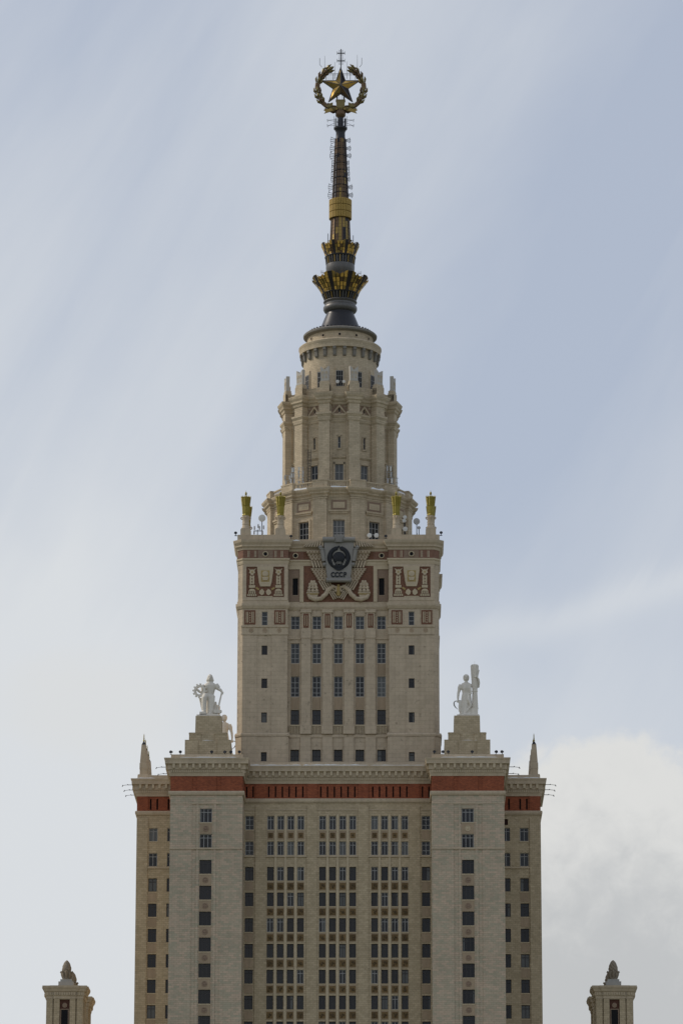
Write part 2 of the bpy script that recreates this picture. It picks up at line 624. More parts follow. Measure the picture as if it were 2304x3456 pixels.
# --- central facade
cols = []
for gx in (-7.53, 0.0, 7.53):
    cols += [gx + k * 1.46 for k in (-1.5, -.5, .5, 1.5)]
sing = [-12.78, 12.78]
holes = []
for r in ROWS:
    for cx in cols:
        holes.append((cx - .48 + PX0, cx + .48 + PX0, r - WH, r))
    for cx in sing:
        holes.append((cx - .61 + PX0, cx + .61 + PX0, r - WH, r))
w = MB()
w.ewall((-PX0, YC), (PX0, YC), 0, TOPW, holes, RD)
w.build('facade_wall', 'facade_tile', BLD)
for ri, r in enumerate(ROWS):
    fm = 'frame_pale' if ri < 2 else 'frame_dark'
    gm = 'glass_mid' if ri < 1 else 'glass_dark'
    for cx in cols:
        f2 = 'frame_pale' if (ri >= 2 and random.random() < .22) else fm
        window('window', .96, WH, gm, f2, 1, (.74,), (cx, YC + RD - .05, r - WH), 0, True)
    for cx in sing:
        window('single_window', 1.22, WH, 'glass_dark', fm, 1, (.33, .74) if ri < 2 else (.74,), (cx, YC + RD - .05, r - WH), 0, True)
# pilasters between the window groups, course lines
for a, b in ((-11.93, -10.43), (-4.46, -2.99), (2.99, 4.46), (10.43, 11.93)):
    p = MB().box(a, b, YC - .14, YC + .02, 0, 120.2)
    p.build('pilaster', 'facade_tile', BLD)
for a, b in ((-PX0 + .02, -11.95), (-10.41, -4.48), (-2.97, 2.97), (4.48, 10.41), (11.95, PX0 - .02)):
    MB().box(a, b, YC - .17, YC + .02, 112.62, 112.82).build('course_moulding', 'trim_stone', BLD)
    MB().box(a, b, YC - .06, YC + .02, 119.5, 119.64).build('course_moulding', 'trim_stone', BLD)
# narrow piers between the four lights of a group
for gx in (-7.53, 0, 7.53):
    for k in (-1, 0, 1):
        MB().box(gx + k * 1.46 - .155, gx + k * 1.46 + .155, YC - .1, YC + .02, 0, 118.9).build('mullion_pier', 'white_stone', BLD)
# carved spandrels
carve = MB().box(-.5, .5, -.03, .05, 0, 1.28)
sq = MB().box(-.5, .5, -.03, .05, 0, 1.28)
spA = None
for ri in [0] + list(range(2, 8)):
    for cx in cols:
        z0 = ROWS[ri] - WH - .19 - 1.25
        m = MB()
        m.box(-.485, .485, -.025, .06, 0, 1.24, 0)
        if ri == 0:
            m.box(-.36, .36, -.05, -.026, .2, .98, 1)
            m.lathe([(.16, 0), (.12, .05)], 10, mi=2)
            for q in range(len(m.v) - 20, len(m.v)):
                x, y, z = m.v[q]
                m.v[q] = (x, -.052 - z, .6 + y)
        else:
            vv = random.randrange(5)
            rq = random.Random(40 + vv)
            m.box(-.47, .47, -.05, -.026, 0.02, .1, 0)
            m.box(-.47, .47, -.05, -.026, 1.1, 1.2, 0)
            m.box(-.46, .46, -.032, -.0255, .1, 1.1, 1)
            m.prism([(.40 * cos(2 * pi * k / 14) * rq.uniform(.75, 1.05), .6 + .44 * sin(2 * pi * k / 14) * rq.uniform(.75, 1.05)) for k in range(14)], -.045, -.026, 1)
            for k in range(9):
                an, rd = rq.uniform(0, 2 * pi), rq.uniform(.02, .3)
                m.ball((rd * cos(an), -.05, .58 + 1.1 * rd * sin(an)), rq.uniform(.06, .13), 6, (1, .5, 1.3), 2)
        key = ('sp', -1 if ri == 0 else vv)
        if key not in WSRC:
            o = m.build('spandrel_panel', ['spandrel_stone', 'carved_panel', 'ornament_bronze'], BLD)
            WSRC[key] = o
        else:
            o = WSRC[key].copy()
            COL.objects.link(o)
            o.parent = BLD
        o.location = (cx, YC, z0)
for cx in sing:
    for ri in list(range(0, 8)):
        if ri == 1:
            continue
        MB().box(cx - .6, cx + .6, YC - .03, YC + .03, ROWS[ri] - WH - 1.45, ROWS[ri] - WH - .19).build('stone_panel', 'spandrel_stone', BLD)

# --- corner pavilions
for s in (-1, 1):
    e = (-PX1, YP), (-PX0, YP)
    if s > 0:
        e = (PX0, YP), (PX1, YP)
    wx = -18.86 if s < 0 else 18.76
    cxp = s * (PX0 + PX1) / 2
    m = MB()
    holes = [(wx - .87 - e[0][0], wx + .87 - e[0][0], r - WH, r) for r in ROWS[:9]]
    m.ewall(e[0], e[1], 0, TOPW, holes, RD)
    # returns and backs
    if s < 0:
        m.ewall((-PX0, YP), (-PX0, YC), 0, TOPW)
        m.ewall((-PX1, YW), (-PX1, YP), 0, TOPW)
    else:
        m.ewall((PX0, YC), (PX0, YP), 0, TOPW)
        m.ewall((PX1, YP), (PX1, YW), 0, TOPW)
    for a, b in ((-5.215, -2.06), (-1.42, -1.06), (1.06, 1.42), (2.06, 5.215)):
        m.box(cxp + a, cxp + b, YP - .09, YP + .02, 0, 112.70)
        m.box(cxp + a, cxp + b, YP - .09, YP + .02, 112.95, 119.3)
    m.build('pavilion_wall', 'pavilion_tile', BLD)
    MB().box(cxp - 5.25, cxp + 5.25, YP - .13, YP + .02, 119.33, 119.5).build('course_moulding', 'trim_stone', BLD)
    MB().box(cxp - 5.25, cxp + 5.25, YP - .2, YP + .02, 112.72, 112.93).build('course_moulding', 'trim_stone', BLD)
    for ri, r in enumerate(ROWS):
        window('wide_window', 1.74, WH, 'glass_mid' if ri < 1 else 'glass_dark', 'frame_pale' if ri < 2 else 'frame_dark', 2, (.74,), (wx, YP + RD - .05, r - WH), 0, True)
        if ri == 1 or ri == 8:
            continue
        m = MB()
        m.box(-.86, .86, -.03, .05, 0, 1.5, 0)
        m.T = Matrix.Translation((0, -.03, .76)) @ Matrix.Rotation(pi / 2, 4, 'X')
        m.lathe([(.40, 0), (.40, .05), (.30, .05), (.27, .02), (.17, .02), (.15, .07), (.03, .08)], 24, mi=1)
        m.T = None
        o = m.build('medallion_panel', ['spandrel_stone', 'white_stone' if (ri == 0 and s > 0) else 'pink_stone'], BLD)
        o.location = (wx, YP, r - WH - 1.68)

# --- side wings
for s in (-1, 1):
    e = ((-BX, YW), (-PX1, YW)) if s < 0 else ((PX1, YW), (BX, YW))
    m = MB()
    holes = []
    for r in ROWS:
        for cx in (s * 27.3, s * 24.6):
            w_ = .63
            a, b = cx - w_ - e[0][0], cx + w_ - e[0][0]
            holes.append((max(a, .03), min(b, BX - PX1 - .03), r - 1.98, r))
    if s > 0:
        holes.append((24.3 - .35 - e[0][0], 24.3 + .62 - e[0][0], 119.1, 120.0))
    m.ewall(e[0], e[1], 0, TOPW, holes, RD)
    if s < 0:
        m.ewall((-BX, -YW), (-BX, YW), 0, TOPW)
    else:
        m.ewall((BX, YW), (BX, -YW), 0, TOPW)
    xa, xb = sorted((s * BX, s * 28.1))
    m.box(xa, xb, YW - .16, YW + .02, 0, 120.2)
    m.build('wing_wall', 'facade_tile', BLD)
    xa, xb = sorted((s * 28.08, s * (PX1 + .05)))
    MB().box(xa, xb, YW - .15, YW + .02, 112.62, 112.82).build('course_moulding', 'trim_stone', BLD)
    for r in ROWS[2:]:
        MB().box(s * 27.3 - .62, s * 27.3 + .62, YW - .03, YW + .02, r - 3.5, r - 2.2).build('stone_panel', 'spandrel_stone', BLD)
    for ri, r in enumerate(ROWS):
        fm = 'frame_pale' if ri < 2 else 'frame_dark'
        window('wing_window', 1.26, 1.98, 'glass_mid' if ri < 2 else 'glass_dark', fm, 1, (.74,), (s * 27.3, YW + RD - .05, r - 1.98), 0, True)
        window('wing_window', 1.2, 1.98, 'glass_dark', fm, 1, (.74,), (s * 24.66, YW + RD - .05, r - 1.98))
    if s > 0:
        MB().box(23.9, 25.0, YW + .2, YW + .3, 119, 120.1).build('vent_opening', 'brick_shadow', BLD)

# --- back and inner core of the block, out of sight from the front
m = MB()
for i in range(9, 19):
    p, q = BLOCK[i], BLOCK[(i + 1) % 20]
    if (i in (9, 19)):
        continue
    m.ewall(p, q, 0, TOPW)
m.plan(BLOCK, [(-1.0, 100.0), (-1.0, 126.0)])
m.build('back_wall', 'facade_tile', BLD)

# --- brick frieze with slits, ledge
m = MB()
v = MB()
ZB0, ZB1 = 121.22, 123.42


def slits(p, q, xs, wd=.12):
    return [(x - wd - p, x + wd - p, 121.5, 123.0) for x in xs]


sl = [4.96 + .12 + k * .99 for k in range(6)]
cen = sorted([-x for x in sl] + sl + [(k - 2.5) * .99 for k in range(6)] + [-13.25, -12.3, 12.3, 13.25])
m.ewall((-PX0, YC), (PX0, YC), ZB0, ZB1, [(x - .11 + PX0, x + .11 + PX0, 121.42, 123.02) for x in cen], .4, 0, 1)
for s in (-1, 1):
    p, q = ((-BX, YW), (-PX1, YW)) if s < 0 else ((PX1, YW), (BX, YW))
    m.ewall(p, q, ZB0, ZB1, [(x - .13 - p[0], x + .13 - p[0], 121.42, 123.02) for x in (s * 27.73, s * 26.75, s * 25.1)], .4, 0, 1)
    xa, xb = sorted((s * BX, s * 28.1))
    m.box(xa, xb, YW - .16, YW + .02, ZB0, ZB1)
    p, q = ((-PX1, YP), (-PX0, YP)) if s < 0 else ((PX0, YP), (PX1, YP))
    m.ewall(p, q, ZB0, ZB1)
    cxp = s * (PX0 + PX1) / 2
    for a, b in ((-5.2, -2.06), (-1.42, 1.42), (2.06, 5.2)):
        m.box(cxp + a, cxp + b, YP - .09, YP + .02, ZB0, ZB1)
    v.box(s * 24.2, s * 29.6, YW + .3, YW + .36, 121.3, 123.3) if s > 0 else v.box(-29.6, -24.2, YW + .3, YW + .36, 121.3, 123.3)
for a, b in ((-11.93, -10.43), (-4.46, -2.99), (2.99, 4.46), (10.43, 11.93)):
    m.box(a, b, YC - .14, YC + .02, ZB0, ZB1)
m.ewall((-PX0, YP), (-PX0, YC), ZB0, ZB1)
m.ewall((PX0, YC), (PX0, YP), ZB0, ZB1)
m.ewall((-PX1, YW), (-PX1, YP), ZB0, ZB1)
m.ewall((PX1, YP), (PX1, YW), ZB0, ZB1)
m.ewall((-BX, -YW), (-BX, YW), ZB0, ZB1)
m.ewall((BX, YW), (BX, -YW), ZB0, ZB1)
m.build('brick_frieze', ['red_brick', 'brick_shadow'], BLD)
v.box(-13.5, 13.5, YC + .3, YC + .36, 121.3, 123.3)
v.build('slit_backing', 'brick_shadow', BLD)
m = MB()
m.plan(BLOCK, [(-.4, 120.62), (.16, 120.62), (.26, 120.85), (.26, 121.08), (.2, 121.21), (-.4, 121.21)])
m.build('frieze_ledge', 'trim_stone', BLD)
# cornice
m = MB()
m.plan(BLOCK, [(-.5, 123.40), (.16, 123.40), (.20, 123.62), (.28, 123.84), (.28, 124.30), (.42, 124.34), (.42, 125.08), (.78, 125.14), (.80, 125.55), (.92, 125.85), (.92, 125.97), (-.5, 126.05)])
m.build('cornice', 'trim_stone', BLD)
for i in list(range(0, 9)) + [9, 19]:
    m = MB()
    p, q = BLOCK[i], BLOCK[(i + 1) % 20]
    o, d, n, L = m.frame(p, q)
    cnt = max(1, int(round((L) / .31)))
    st = L / cnt
    for k in range(cnt):
        m.ebox(p, q, (k + .22) * st, (k + .78) * st, .27, .40, 123.9, 124.28)
    cnt = max(1, int(round(L / .95)))
    st = L / cnt
    for k in range(cnt):
        m.ebox(p, q, (k + .5) * st - .17, (k + .5) * st + .17, .41, .74, 124.5, 125.12)
    m.build('dentil_course', 'white_stone', BLD)
# parapet
m = MB()
m.plan(BLOCK, [(-.02, 125.9), (-.02, 126.62), (-.45, 126.62), (-.45, 125.9)], cap=False)
m.build('parapet', 'trim_stone', BLD)
MB().plan(BLOCK, [(-.46, 126.0), (-.46, 126.12)]).build('roof', 'grey_stone', BLD)

# --- statue pedestals on the pavilions
PED = []
for sx, sy in ((-1, -1), (1, -1), (-1, 1), (1, 1)):
    cx, cy = sx * 18.78, sy * 17.75
    m = MB()
    m.box(cx - 3.3, cx + 3.3, cy - 3.1, cy + 3.1, 126.1, 129.05)
    for a in (-3.3, 1.45):
        m.box(cx + a - .03, cx + a + 1.88, cy - 3.3, cy - 3.0, 126.1, 129.12)
    m.box(cx - 2.7, cx + 2.7, cy - 2.5, cy + 2.5, 129.05, 130.2)
    for a in (-2.7, 1.1):
        m.box(cx + a - .06, cx + a + 1.66, cy - 2.72, cy - 2.4, 129.06, 130.32)
        m.box(cx + a - .1, cx + a + 1.7, cy - 2.78, cy - 2.4, 130.1, 130.24)
    m.loft([[(cx + a * h, cy + b * h, z) for a, b in ((-1, -1), (1, -1), (1, 1), (-1, 1))] for h, z in ((1.92, 130.2), (1.87, 132.98))])
    m.build('statue_pedestal', 'facade_tile', BLD)
    PED.append((cx, cy))

# ------------------------------------------------------------------ tower
KY = .976
q = [(-14.1, -14.86), (-7.45, -14.86), (-7.45, -13.76), (7.45, -13.76), (7.45, -14.86), (14.1, -14.86)]
TOW = []
for k in range(4):
    for x, y in q:
        a = k * pi / 2
        xx, yy = x * cos(a) - y * sin(a), x * sin(a) + y * cos(a)
        TOW.append((xx, yy * KY))
YT, YR = -14.86 * KY, -13.76 * KY
ZT0, ZT1 = 124.0, 159.2
PROWS = [(149.75, 147.68), (144.62, 143.22), (139.65, 138.2), (134.54, 133.03), (128.57, 127.2)]
CROWS = [(149.28, 147.32), (145.19, 142.15), (140.2, 137.11), (135.15, 132.93), (129.15, 127.39)]
CCOL = [-6.35, -3.18, 0.0, 3.18, 6.35]
m = MB()
for i in range(24):
    p, q2 = TOW[i], TOW[(i + 1) % 24]
    if i == 0:      # left front pylon
        m.ewall(p, q2, ZT0, ZT1, [(-10.85 - .42 - p[0], -10.85 + .42 - p[0], b, a) for a, b in PROWS], .3)
    elif i == 4:
        m.ewall(p, q2, ZT0, ZT1, [(10.77 - .42 - p[0], 10.77 + .42 - p[0], b, a) for a, b in PROWS], .3)
    elif i == 2:
        h = [(x - .63 - p[0], x + .63 - p[0], b, a) for x in CCOL for a, b in CROWS]
        h += [(x - .4 - p[0], x + .4 - p[0], 152.5, 155.1) for x in (-6.38, 6.38)]
        m.ewall(p, q2, ZT0, ZT1, h, .3)
    else:
        m.ewall(p, q2, ZT0, ZT1)
# relief strips on the pylon shafts
for s in (-1, 1):
    for a, b in ((14.08, 11.98), (9.84, 7.47)):
        xa, xb = sorted((s * a, s * b))
        m.box(xa, xb, YT - .07, YT + .02, 131.55, 146.2)
    for a, b in ((14.08, 11.98), (9.84, 7.47)):
        xa, xb = sorted((s * a, s * b))
        m.box(xa, xb, YT - .28, YT + .02, 124, 130.9)
    for a, b in ((11.5, 11.28), (10.36, 9.86)):
        pass
m.build('tower_wall', 'tower_stone', BLD)
for a, b in PROWS:
    nh = (.33, .66) if a > 149 else (.7,)
    gm = 'glass_pale' if a > 149 else 'glass_dark'
    for x in (-10.85, 10.77):
        window('slim_window', .84, a - b, gm, 'frame_pale' if a > 149 else 'frame_dark', 0, nh, (x, YT + .25, b))
for ri, (a, b) in enumerate(CROWS):
    nh = [(.33, .66), (.25, .5, .75), (.2, .45, .7), (.33, .66), (.5,)][ri]
    for x in CCOL:
        window('tall_window', 1.26, a - b, 'glass_pale' if ri < 2 else 'glass_mid', 'frame_pale' if ri < 3 else 'frame_dark', 1 if ri not in (1, 2) else 1, nh, (x, YR + .25, b))
for x in (-6.38, 6.38):
    MB().box(x - .45, x + .45, YR + .26, YR + .34, 152.4, 155.2).build('louvre_opening', 'dark_void', BLD)
# brown spandrels between the tall windows
for (zt, zb) in ((142.05, 140.3), (137.0, 135.25)):
    for x in CCOL:
        m = MB().box(x - .6, x + .6, YR - .03, YR + .03, zb, zt)
        for dx in (-.42, -.14, .14, .42):
            m.box(x + dx - .05, x + dx + .05, YR - .06, YR - .028, zb + .1, zt - .1)
        m.build('spandrel_panel', 'spandrel_stone', BLD)
# pilasters of the recessed middle
for x in (-4.77, -1.6, 1.58, 4.75):
    m = MB()
    m.box(x - .69, x + .69, YR - .42, YR + .02, 131.5, 145.9)
    m.box(x - .73, x + .73, YR - .50, YR + .02, 145.9, 147.2)
    m.box(x - .62, x + .62, YR - .40, YR + .02, 147.2, 149.75)
    m.box(x - .78, x + .78, YR - .52, YR + .02, 149.75, 150.22)
    m.box(x - .74, x + .74, YR - .48, YR + .02, 124, 130.95)
    m.box(x - .83, x + .83, YR - .62, YR + .02, 131.45, 132.8)
    pl = m.build('pilaster', 'tower_stone', BLD)
    m = MB()
    m.box(x - .40, x + .40, YR - .43, YR - .401, 147.45, 149.6, 0)
    for dx in (-.16, .16):
        m.box(x + dx - .05, x + dx + .05, YR - .47, YR - .43, 147.75, 149.3, 1)
    m.build('brick_panel', ['relief_brick', 'white_stone'], pl)
# balustrades before the lowest tall windows
for x in CCOL:
    m = MB()
    for k in range(7):
        m.tube((x - .66 + k * .22, YR - .42, 131.5), (x - .66 + k * .22, YR - .42, 132.65), .055, n=6)
    m.box(x - .75, x + .75, YR - .55, YR - .3, 132.65, 132.8)
    m.build('balustrade', 'white_stone', BLD)
# horizontal mouldings
m = MB()
m.plan(TOW, [(-.3, 130.95), (.30, 130.95), (.34, 131.2), (.22, 131.5), (-.3, 131.5)])
TB = offset(TOW, .20)
for i in range(24):
    p, q2 = TB[i], TB[(i + 1) % 24]
    if i in (0, 4):
        x = -10.85 if i == 0 else 10.77
        m.ewall(p, q2, 124, 130.94, [(x - .42 - p[0], x + .42 - p[0], 127.2, 128.57)], .3)
    elif i == 2:
        m.ewall(p, q2, 124, 130.94, [(x - .63 - p[0], x + .63 - p[0], 127.39, 129.15) for x in CCOL], .3)
    else:
        m.ewall(p, q2, 124, 130.94)
m.build('base_moulding', 'tower_stone', BLD)
m = MB()
m.plan(TOW, [(-.3, 150.22), (.10, 150.22), (.30, 150.62), (.30, 151.02), (.10, 151.08), (.10, 151.42), (-.3, 151.42)])
for s in (-1, 1):
    p, q2 = (TOW[0], TOW[1]) if s < 0 else (TOW[4], TOW[5])
    m.ebox(p, q2, -.16, 6.72, -.02, .16, 146.22, 146.42)
    m.ebox(p, q2, -.12, 6.69, -.02, .10, 146.42, 147.36)
    m.ebox(p, q2, -.2, 6.78, -.02, .22, 147.36, 147.62)
for a, b in ((-7.4, -5.48), (-4.06, -2.31), (-.89, .87), (2.29, 4.04), (5.46, 7.4)):
    m.box(a, b, YR - .12, YR + .02, 145.75, 145.95)
m.build('band_moulding', 'trim_stone', BLD)
# round rosettes on the band
for s in (-1, 1):
    for x in (12.85, 10.81, 8.7):
        m = MB()
        m.T = Matrix.Translation((s * x, YT - .10, 146.9)) @ Matrix.Rotation(pi / 2, 4, 'X')
        m.lathe([(.33, -.01), (.33, .05), (.2, .05), (.16, .02), (.03, .06)], 16)
        m.build('rosette', 'spandrel_stone', BLD)
# brick panels beside the pylon's top windows
for s in (-1, 1):
    for x in (13.03, 8.63):
        m = MB()
        x *= s
        m.box(x - .95, x + .95, YT - .07, YT + .02, 147.66, 150.05, 2)
        m.box(x - .82, x + .82, YT - .1, YT - .071, 147.78, 149.95, 0)
        for dx in (-.52, -.3, .3, .52):
            m.box(x + dx - .06, x + dx + .06, YT - .14, YT - .1, 148.05, 149.7, 1)
        for k in range(5):
            z = 148.1 + k * .35
            m.prism([(x, z - .13), (x + .1, z), (x, z + .13), (x - .1, z)], YT - .13, YT - .1, 1)
        m.build('brick_panel', ['relief_brick', 'white_stone', 'tower_stone'], BLD)
# the upper ledge over the panels, frieze and cornice
m = MB()
m.plan(TOW, [(-.3, 156.95), (.06, 156.95), (.12, 157.2), (.14, 157.5), (.26, 157.62), (.26, 157.84), (-.3, 157.86)])
m.build('band_moulding', 'white_stone', BLD)
m = MB()
m.plan(TOW, [(-.3, 157.86), (.05, 157.86), (.05, 159.16), (-.3, 159.16)])
m.build('tower_frieze', 'frieze_terracotta', BLD)
for s in (-1, 1):
    m = MB()
    for x in (13.4, 13.2, 12.4, 12.2, 9.4, 9.2, 8.45, 8.25):
        m.box(s * x - .055, s * x + .055, YT - .12, YT - .05, 158.0, 159.0)
    m.build('frieze_bars', 'trim_stone', BLD)
    m = MB()
    m.box(s * 10.8 - 1.1, s * 10.8 + 1.1, YT - .09, YT - .052, 157.9, 159.1)
    m.build('frieze_panel', 'pink_stone', BLD)
for x, y in ((-10.8, YT - .09), (10.8, YT - .09), (-6.38, YR - .06), (6.38, YR - .06)):
    m = MB()
    m.T = Matrix.Translation((x, y, 158.5)) @ Matrix.Rotation(pi / 2, 4, 'X')
    m.lathe([(.42, -.02), (.42, .12), (.30, .14), (.26, .02)], 20, mi=0)
    m.lathe([(.27, .0), (.27, .06)], 20, mi=1)
    m.build('porthole', ['white_stone', 'dark_void'], BLD)
m = MB()
m.plan(TOW, [(-.4, 159.14), (.12, 159.14), (.2, 159.45), (.42, 159.62), (.42, 159.85), (.66, 160.2), (.74, 160.5), (.74, 160.62), (-.4, 160.7)])
m.build('tower_cornice', 'trim_stone', BLD)
m = MB()
for s in (-1, 1):
    xa, xb = sorted((s * 14.96, s * 7.3))
    m.box(xa, xb, YT - .1, YT + 7.6, 160.6, 161.45)
m.box(-7.31, 7.31, YR - .1, YR + 2, 160.6, 161.0)
m.build('tower_parapet', 'trim_stone', BLD)
MB().plan(TOW, [(-.5, 160.0), (-.5, 160.85)]).build('tower_roof', 'grey_stone', BLD)

# carved panels on the pylons: shield, two ornament columns and scrolls over brick
for s in (-1, 1):
    cx = s * 10.8
    m = MB()
    W, Z0, Z1 = 2.79, 151.95, 156.56
    m.box(cx - W - .55, cx - W, YT - .16, YT + .02, 151.42, 156.94, 2)
    m.box(cx + W, cx + W + .55, YT - .16, YT + .02, 151.42, 156.94, 2)
    m.box(cx - W, cx + W, YT - .16, YT + .02, 156.56, 156.94, 2)
    m.box(cx - W, cx + W, YT - .15, YT + .02, 151.42, 151.93, 2)
    m.box(cx - W, cx + W, YT - .02, YT + .02, Z0, Z1, 0)
    B0, B1 = YT - .14, YT - .021
    # shield
    m.prism([(cx - 1.2, Z1), (cx + 1.2, Z1), (cx + 1.18, 156.0), (cx + .92, 154.1), (cx + .74, 153.55), (cx - .74, 153.55), (cx - .92, 154.1), (cx - 1.18, 156.0)], B0 - .08, B1, 1)
    m.box(cx - .62, cx + .62, B0 - .10, B0 - .081, 154.25, 155.95, 3)
    m.ball((cx, B0 - .1, 155.45), .48, 16, (1, .25, .92), 1)
    m.prism([(cx - .48, 154.95), (cx + .48, 154.95), (cx + .34, 154.45), (cx - .34, 154.45)], B0 - .2, B0 - .1, 1)
    for t in (-1.95, 1.95):
        c = cx + t
        m.prism([(c - .6, 156.35), (c - .25, 156.1), (c, 156.15), (c + .25, 156.1), (c + .6, 156.35), (c + .35, 155.95), (c + .45, 155.6), (c + .25, 155.55), (c + .2, 155.3), (c - .2, 155.3), (c - .25, 155.55), (c - .45, 155.6), (c - .35, 155.95)], B0, B1, 1)
        m.ball((c, B0, 155.75), .13, 8, (1, .4, 1), 3)
        for d in (-.2, .2):
            m.box(c + d - .13, c + d + .13, B0, B1, 153.85, 155.2, 1)
        for z in (154.05, 154.5, 154.95):
            m.box(c - .18, c + .18, B0 + .03, B1, z - .08, z + .08, 1)
        m.box(c - .45, c + .45, B0, B1, 153.35, 153.75, 1)
        m.prism([(c - .52, 152.85), (c + .52, 152.85), (c + .3, 153.15), (c, 153.2), (c - .3, 153.15)], B0, B1, 1)
        for k in range(4):
            x = c - .42 + k * .28
            m.box(x - .09, x + .09, B0, B1, 152.45, 152.82, 1)
        for k in range(5):
            x = c - .56 + k * .28
            m.box(x - .1, x + .1, B0, B1, 152.08, 152.4, 1)
    for t in (-1, 1):
        c = cx + t * .5
        m.prism([(c, 152.2), (c + .42 * t, 152.55), (c + .3 * t, 152.95), (c - .05 * t, 153.2), (c - .4 * t, 152.8), (c - .3 * t, 152.4)], B0, B1, 1)
        m.prism([(c + .5 * t, 152.95), (c + .95 * t, 153.3), (c + .8 * t, 153.5), (c + .35 * t, 153.2)], B0 + .04, B1, 3)
    m.box(cx - 1.1, cx + 1.1, B0, B1, 151.95, 152.08, 1)
    m.build('relief_panel', ['relief_brick', 'white_stone', 'tower_stone', 'amber_relief'], BLD)

# middle relief field: brick ground, wheat fans, cornucopias
m = MB()
m.box(-5.16, 5.16, YR - .05, YR + .02, 151.44, 156.93, 0)
for s in (-1, 1):
    xa, xb = sorted((s * 5.16, s * 5.72))
    m.box(xa, xb, YR - .2, YR + .02, 151.44, 156.92, 2)
    xa, xb = sorted((s * 5.2, s * 7.4))
    m.box(xa, xb, YR - .18, YR + .02, 156.4, 156.94, 2)
    for a, b, z0, z1 in ((5.73, 5.97, 151.5, 156.39), (6.79, 7.35, 151.5, 156.39), (5.98, 6.78, 151.5, 152.45), (5.98, 6.78, 155.15, 156.39)):
        xa, xb = sorted((s * a, s * b))
        m.box(xa, xb, YR - .05, YR + .02, z0, z1, 3)
    xa, xb = sorted((s * 4.0, s * 5.2))
    m.box(xa, xb, YR - .1, YR - .03, 157.9, 159.1, 0)
m.build('brick_field', ['relief_brick', 'white_stone', 'white_stone', 'pink_stone'], BLD)
m = MB()
F0, F1 = YR - .42, YR - .04


def fan(sx):
    X = lambda a: sx * a

    def row(xo, xi, z0, z1, f0=F0, f1=F1):
        a, b = sorted((X(xo), X(xi)))
        m.box(a, b, f0 + .12, f1, z0, z1, 2)
        m.box(a - .04, b + .04, f0, f0 + .12, z1 - .1, z1, 0)
        n = max(2, int((b - a) / .46))
        for k in range(n):
            x = a + (k + .5) * (b - a) / n
            m.box(x - .10, x + .10, f0 - .02, f0 + .12, z0 + .02, z1 - .1, 0)
    # over the cornice: slanted ribs of the top fan
    for k in range(9):
        xo = 1.9 + k * .4
        m.prism([(X(xo), 159.66), (X(xo + .22), 159.66), (X(xo * .82 + .3 + .22), 160.98 - k * .1), (X(xo * .82 + .3), 160.98 - k * .1)], YR - 1.0, YR - .6, 0)
    for k in range(4):
        row(4.75 - k * .2, 1.5, 159.12 - .36 * (k + 1), 159.12 - .36 * k, F0 - .1 - (.25 if k == 0 else 0))
    for k in range(6):
        xo = 4.1 - k * .42
        m.prism([(X(xo), 157.62), (X(xo - .26), 157.62), (X(xo - .58), 156.6), (X(xo - .32), 156.6)], F0 - .12, F1, 0)
    for k in range(6):
        row(4.05 - k * .21, 1.2, 156.5 - .33 * (k + 1), 156.5 - .33 * k)
    for k in range(5):
        xo = 2.95 - k * .36
        m.prism([(X(xo), 154.5), (X(xo - .22), 154.5), (X(xo - .95), 153.2), (X(xo - .73), 153.2)], F0, F1, 0)
    for k in range(4):
        xo = 1.55 - k * .28
        m.prism([(X(xo), 153.1), (X(xo - .18), 153.1), (X(xo - .95), 151.75 + .12 * k), (X(xo - .77), 151.75 + .12 * k)], F0, F1, 0)
    # ribbon scroll and cornucopia
    m.path([(X(.35), F0 + .1, 153.3), (X(.6), F0 + .1, 152.95), (X(.3), F0 + .05, 153.0), (X(.25), F0 + .05, 153.55), (X(.8), F0 + .05, 153.75), (X(1.5), F0 + .05, 153.2), (X(1.9), F0, 152.5), (X(2.4), F0, 152.1)], [.12, .15, .2, .25, .3, .34, .34, .34], 8, 0)
    m.path([(X(2.1), F0 + .1, 152.3), (X(2.6), F0 + .1, 151.9), (X(3.4), F0 + .1, 151.78), (X(4.2), F0 + .1, 152.1), (X(4.5), F0 + .1, 152.55)], [.3, .34, .36, .34, .2], 8, 0)
    m.prism([(X(2.95), 152.95), (X(4.7), 152.95), (X(4.62), 152.3), (X(3.6), 151.8), (X(3.1), 152.2)], F0 + .04, F1, 0)
    a, b = sorted((X(2.88), X(4.75)))
    m.box(a, b, F0 - .06, F1, 152.68, 152.82, 0)
    m.box(a + .1, b - .1, F0 - .02, F1, 152.5, 152.68, 1)
    for row_i, (n, z) in enumerate(((3, 153.08), (3, 153.55), (3, 154.0), (2, 154.4))):
        for k in range(n):
            x = 3.78 + (k - (n - 1) / 2) * (.56 - .07 * row_i)
            m.ball((X(x), F0 + .02, z), .29 - .02 * row_i, 10, (1, .6, 1 if row_i < 2 else 1.3), 0)


fan(-1)
fan(1)
m.path([(0, F0, 154.0), (0, F0, 153.5), (0, F0, 152.3)], [.2, .3, .25], 8, 1)
m.box(-.45, .45, F0, F1, 152.55, 152.85, 1)
m.box(-.5, .5, F0, F1, 153.6, 153.8, 1)
m.build('relief_ornament', ['trim_stone', 'amber_relief', 'spandrel_stone'], BLD)

# ------------------------------------------------------------------ round drums


def drum_poly(Rp, w_, r):
    P = []
    for k in range(12):
        a = radians(15 + 30 * k)
        u, t = Vector((sin(a), -cos(a))), Vector((cos(a), sin(a)))
        c15, s15 = cos(radians(15)), sin(radians(15))
        rho = (r - w_ / 2 * s15) / c15
        for rr, sg in ((rho, -1), (Rp, -1), (Rp, 1), (rho, 1)):
            c = u * rr + t * (sg * w_ / 2)
            P.append((c.x, c.y))
    return P


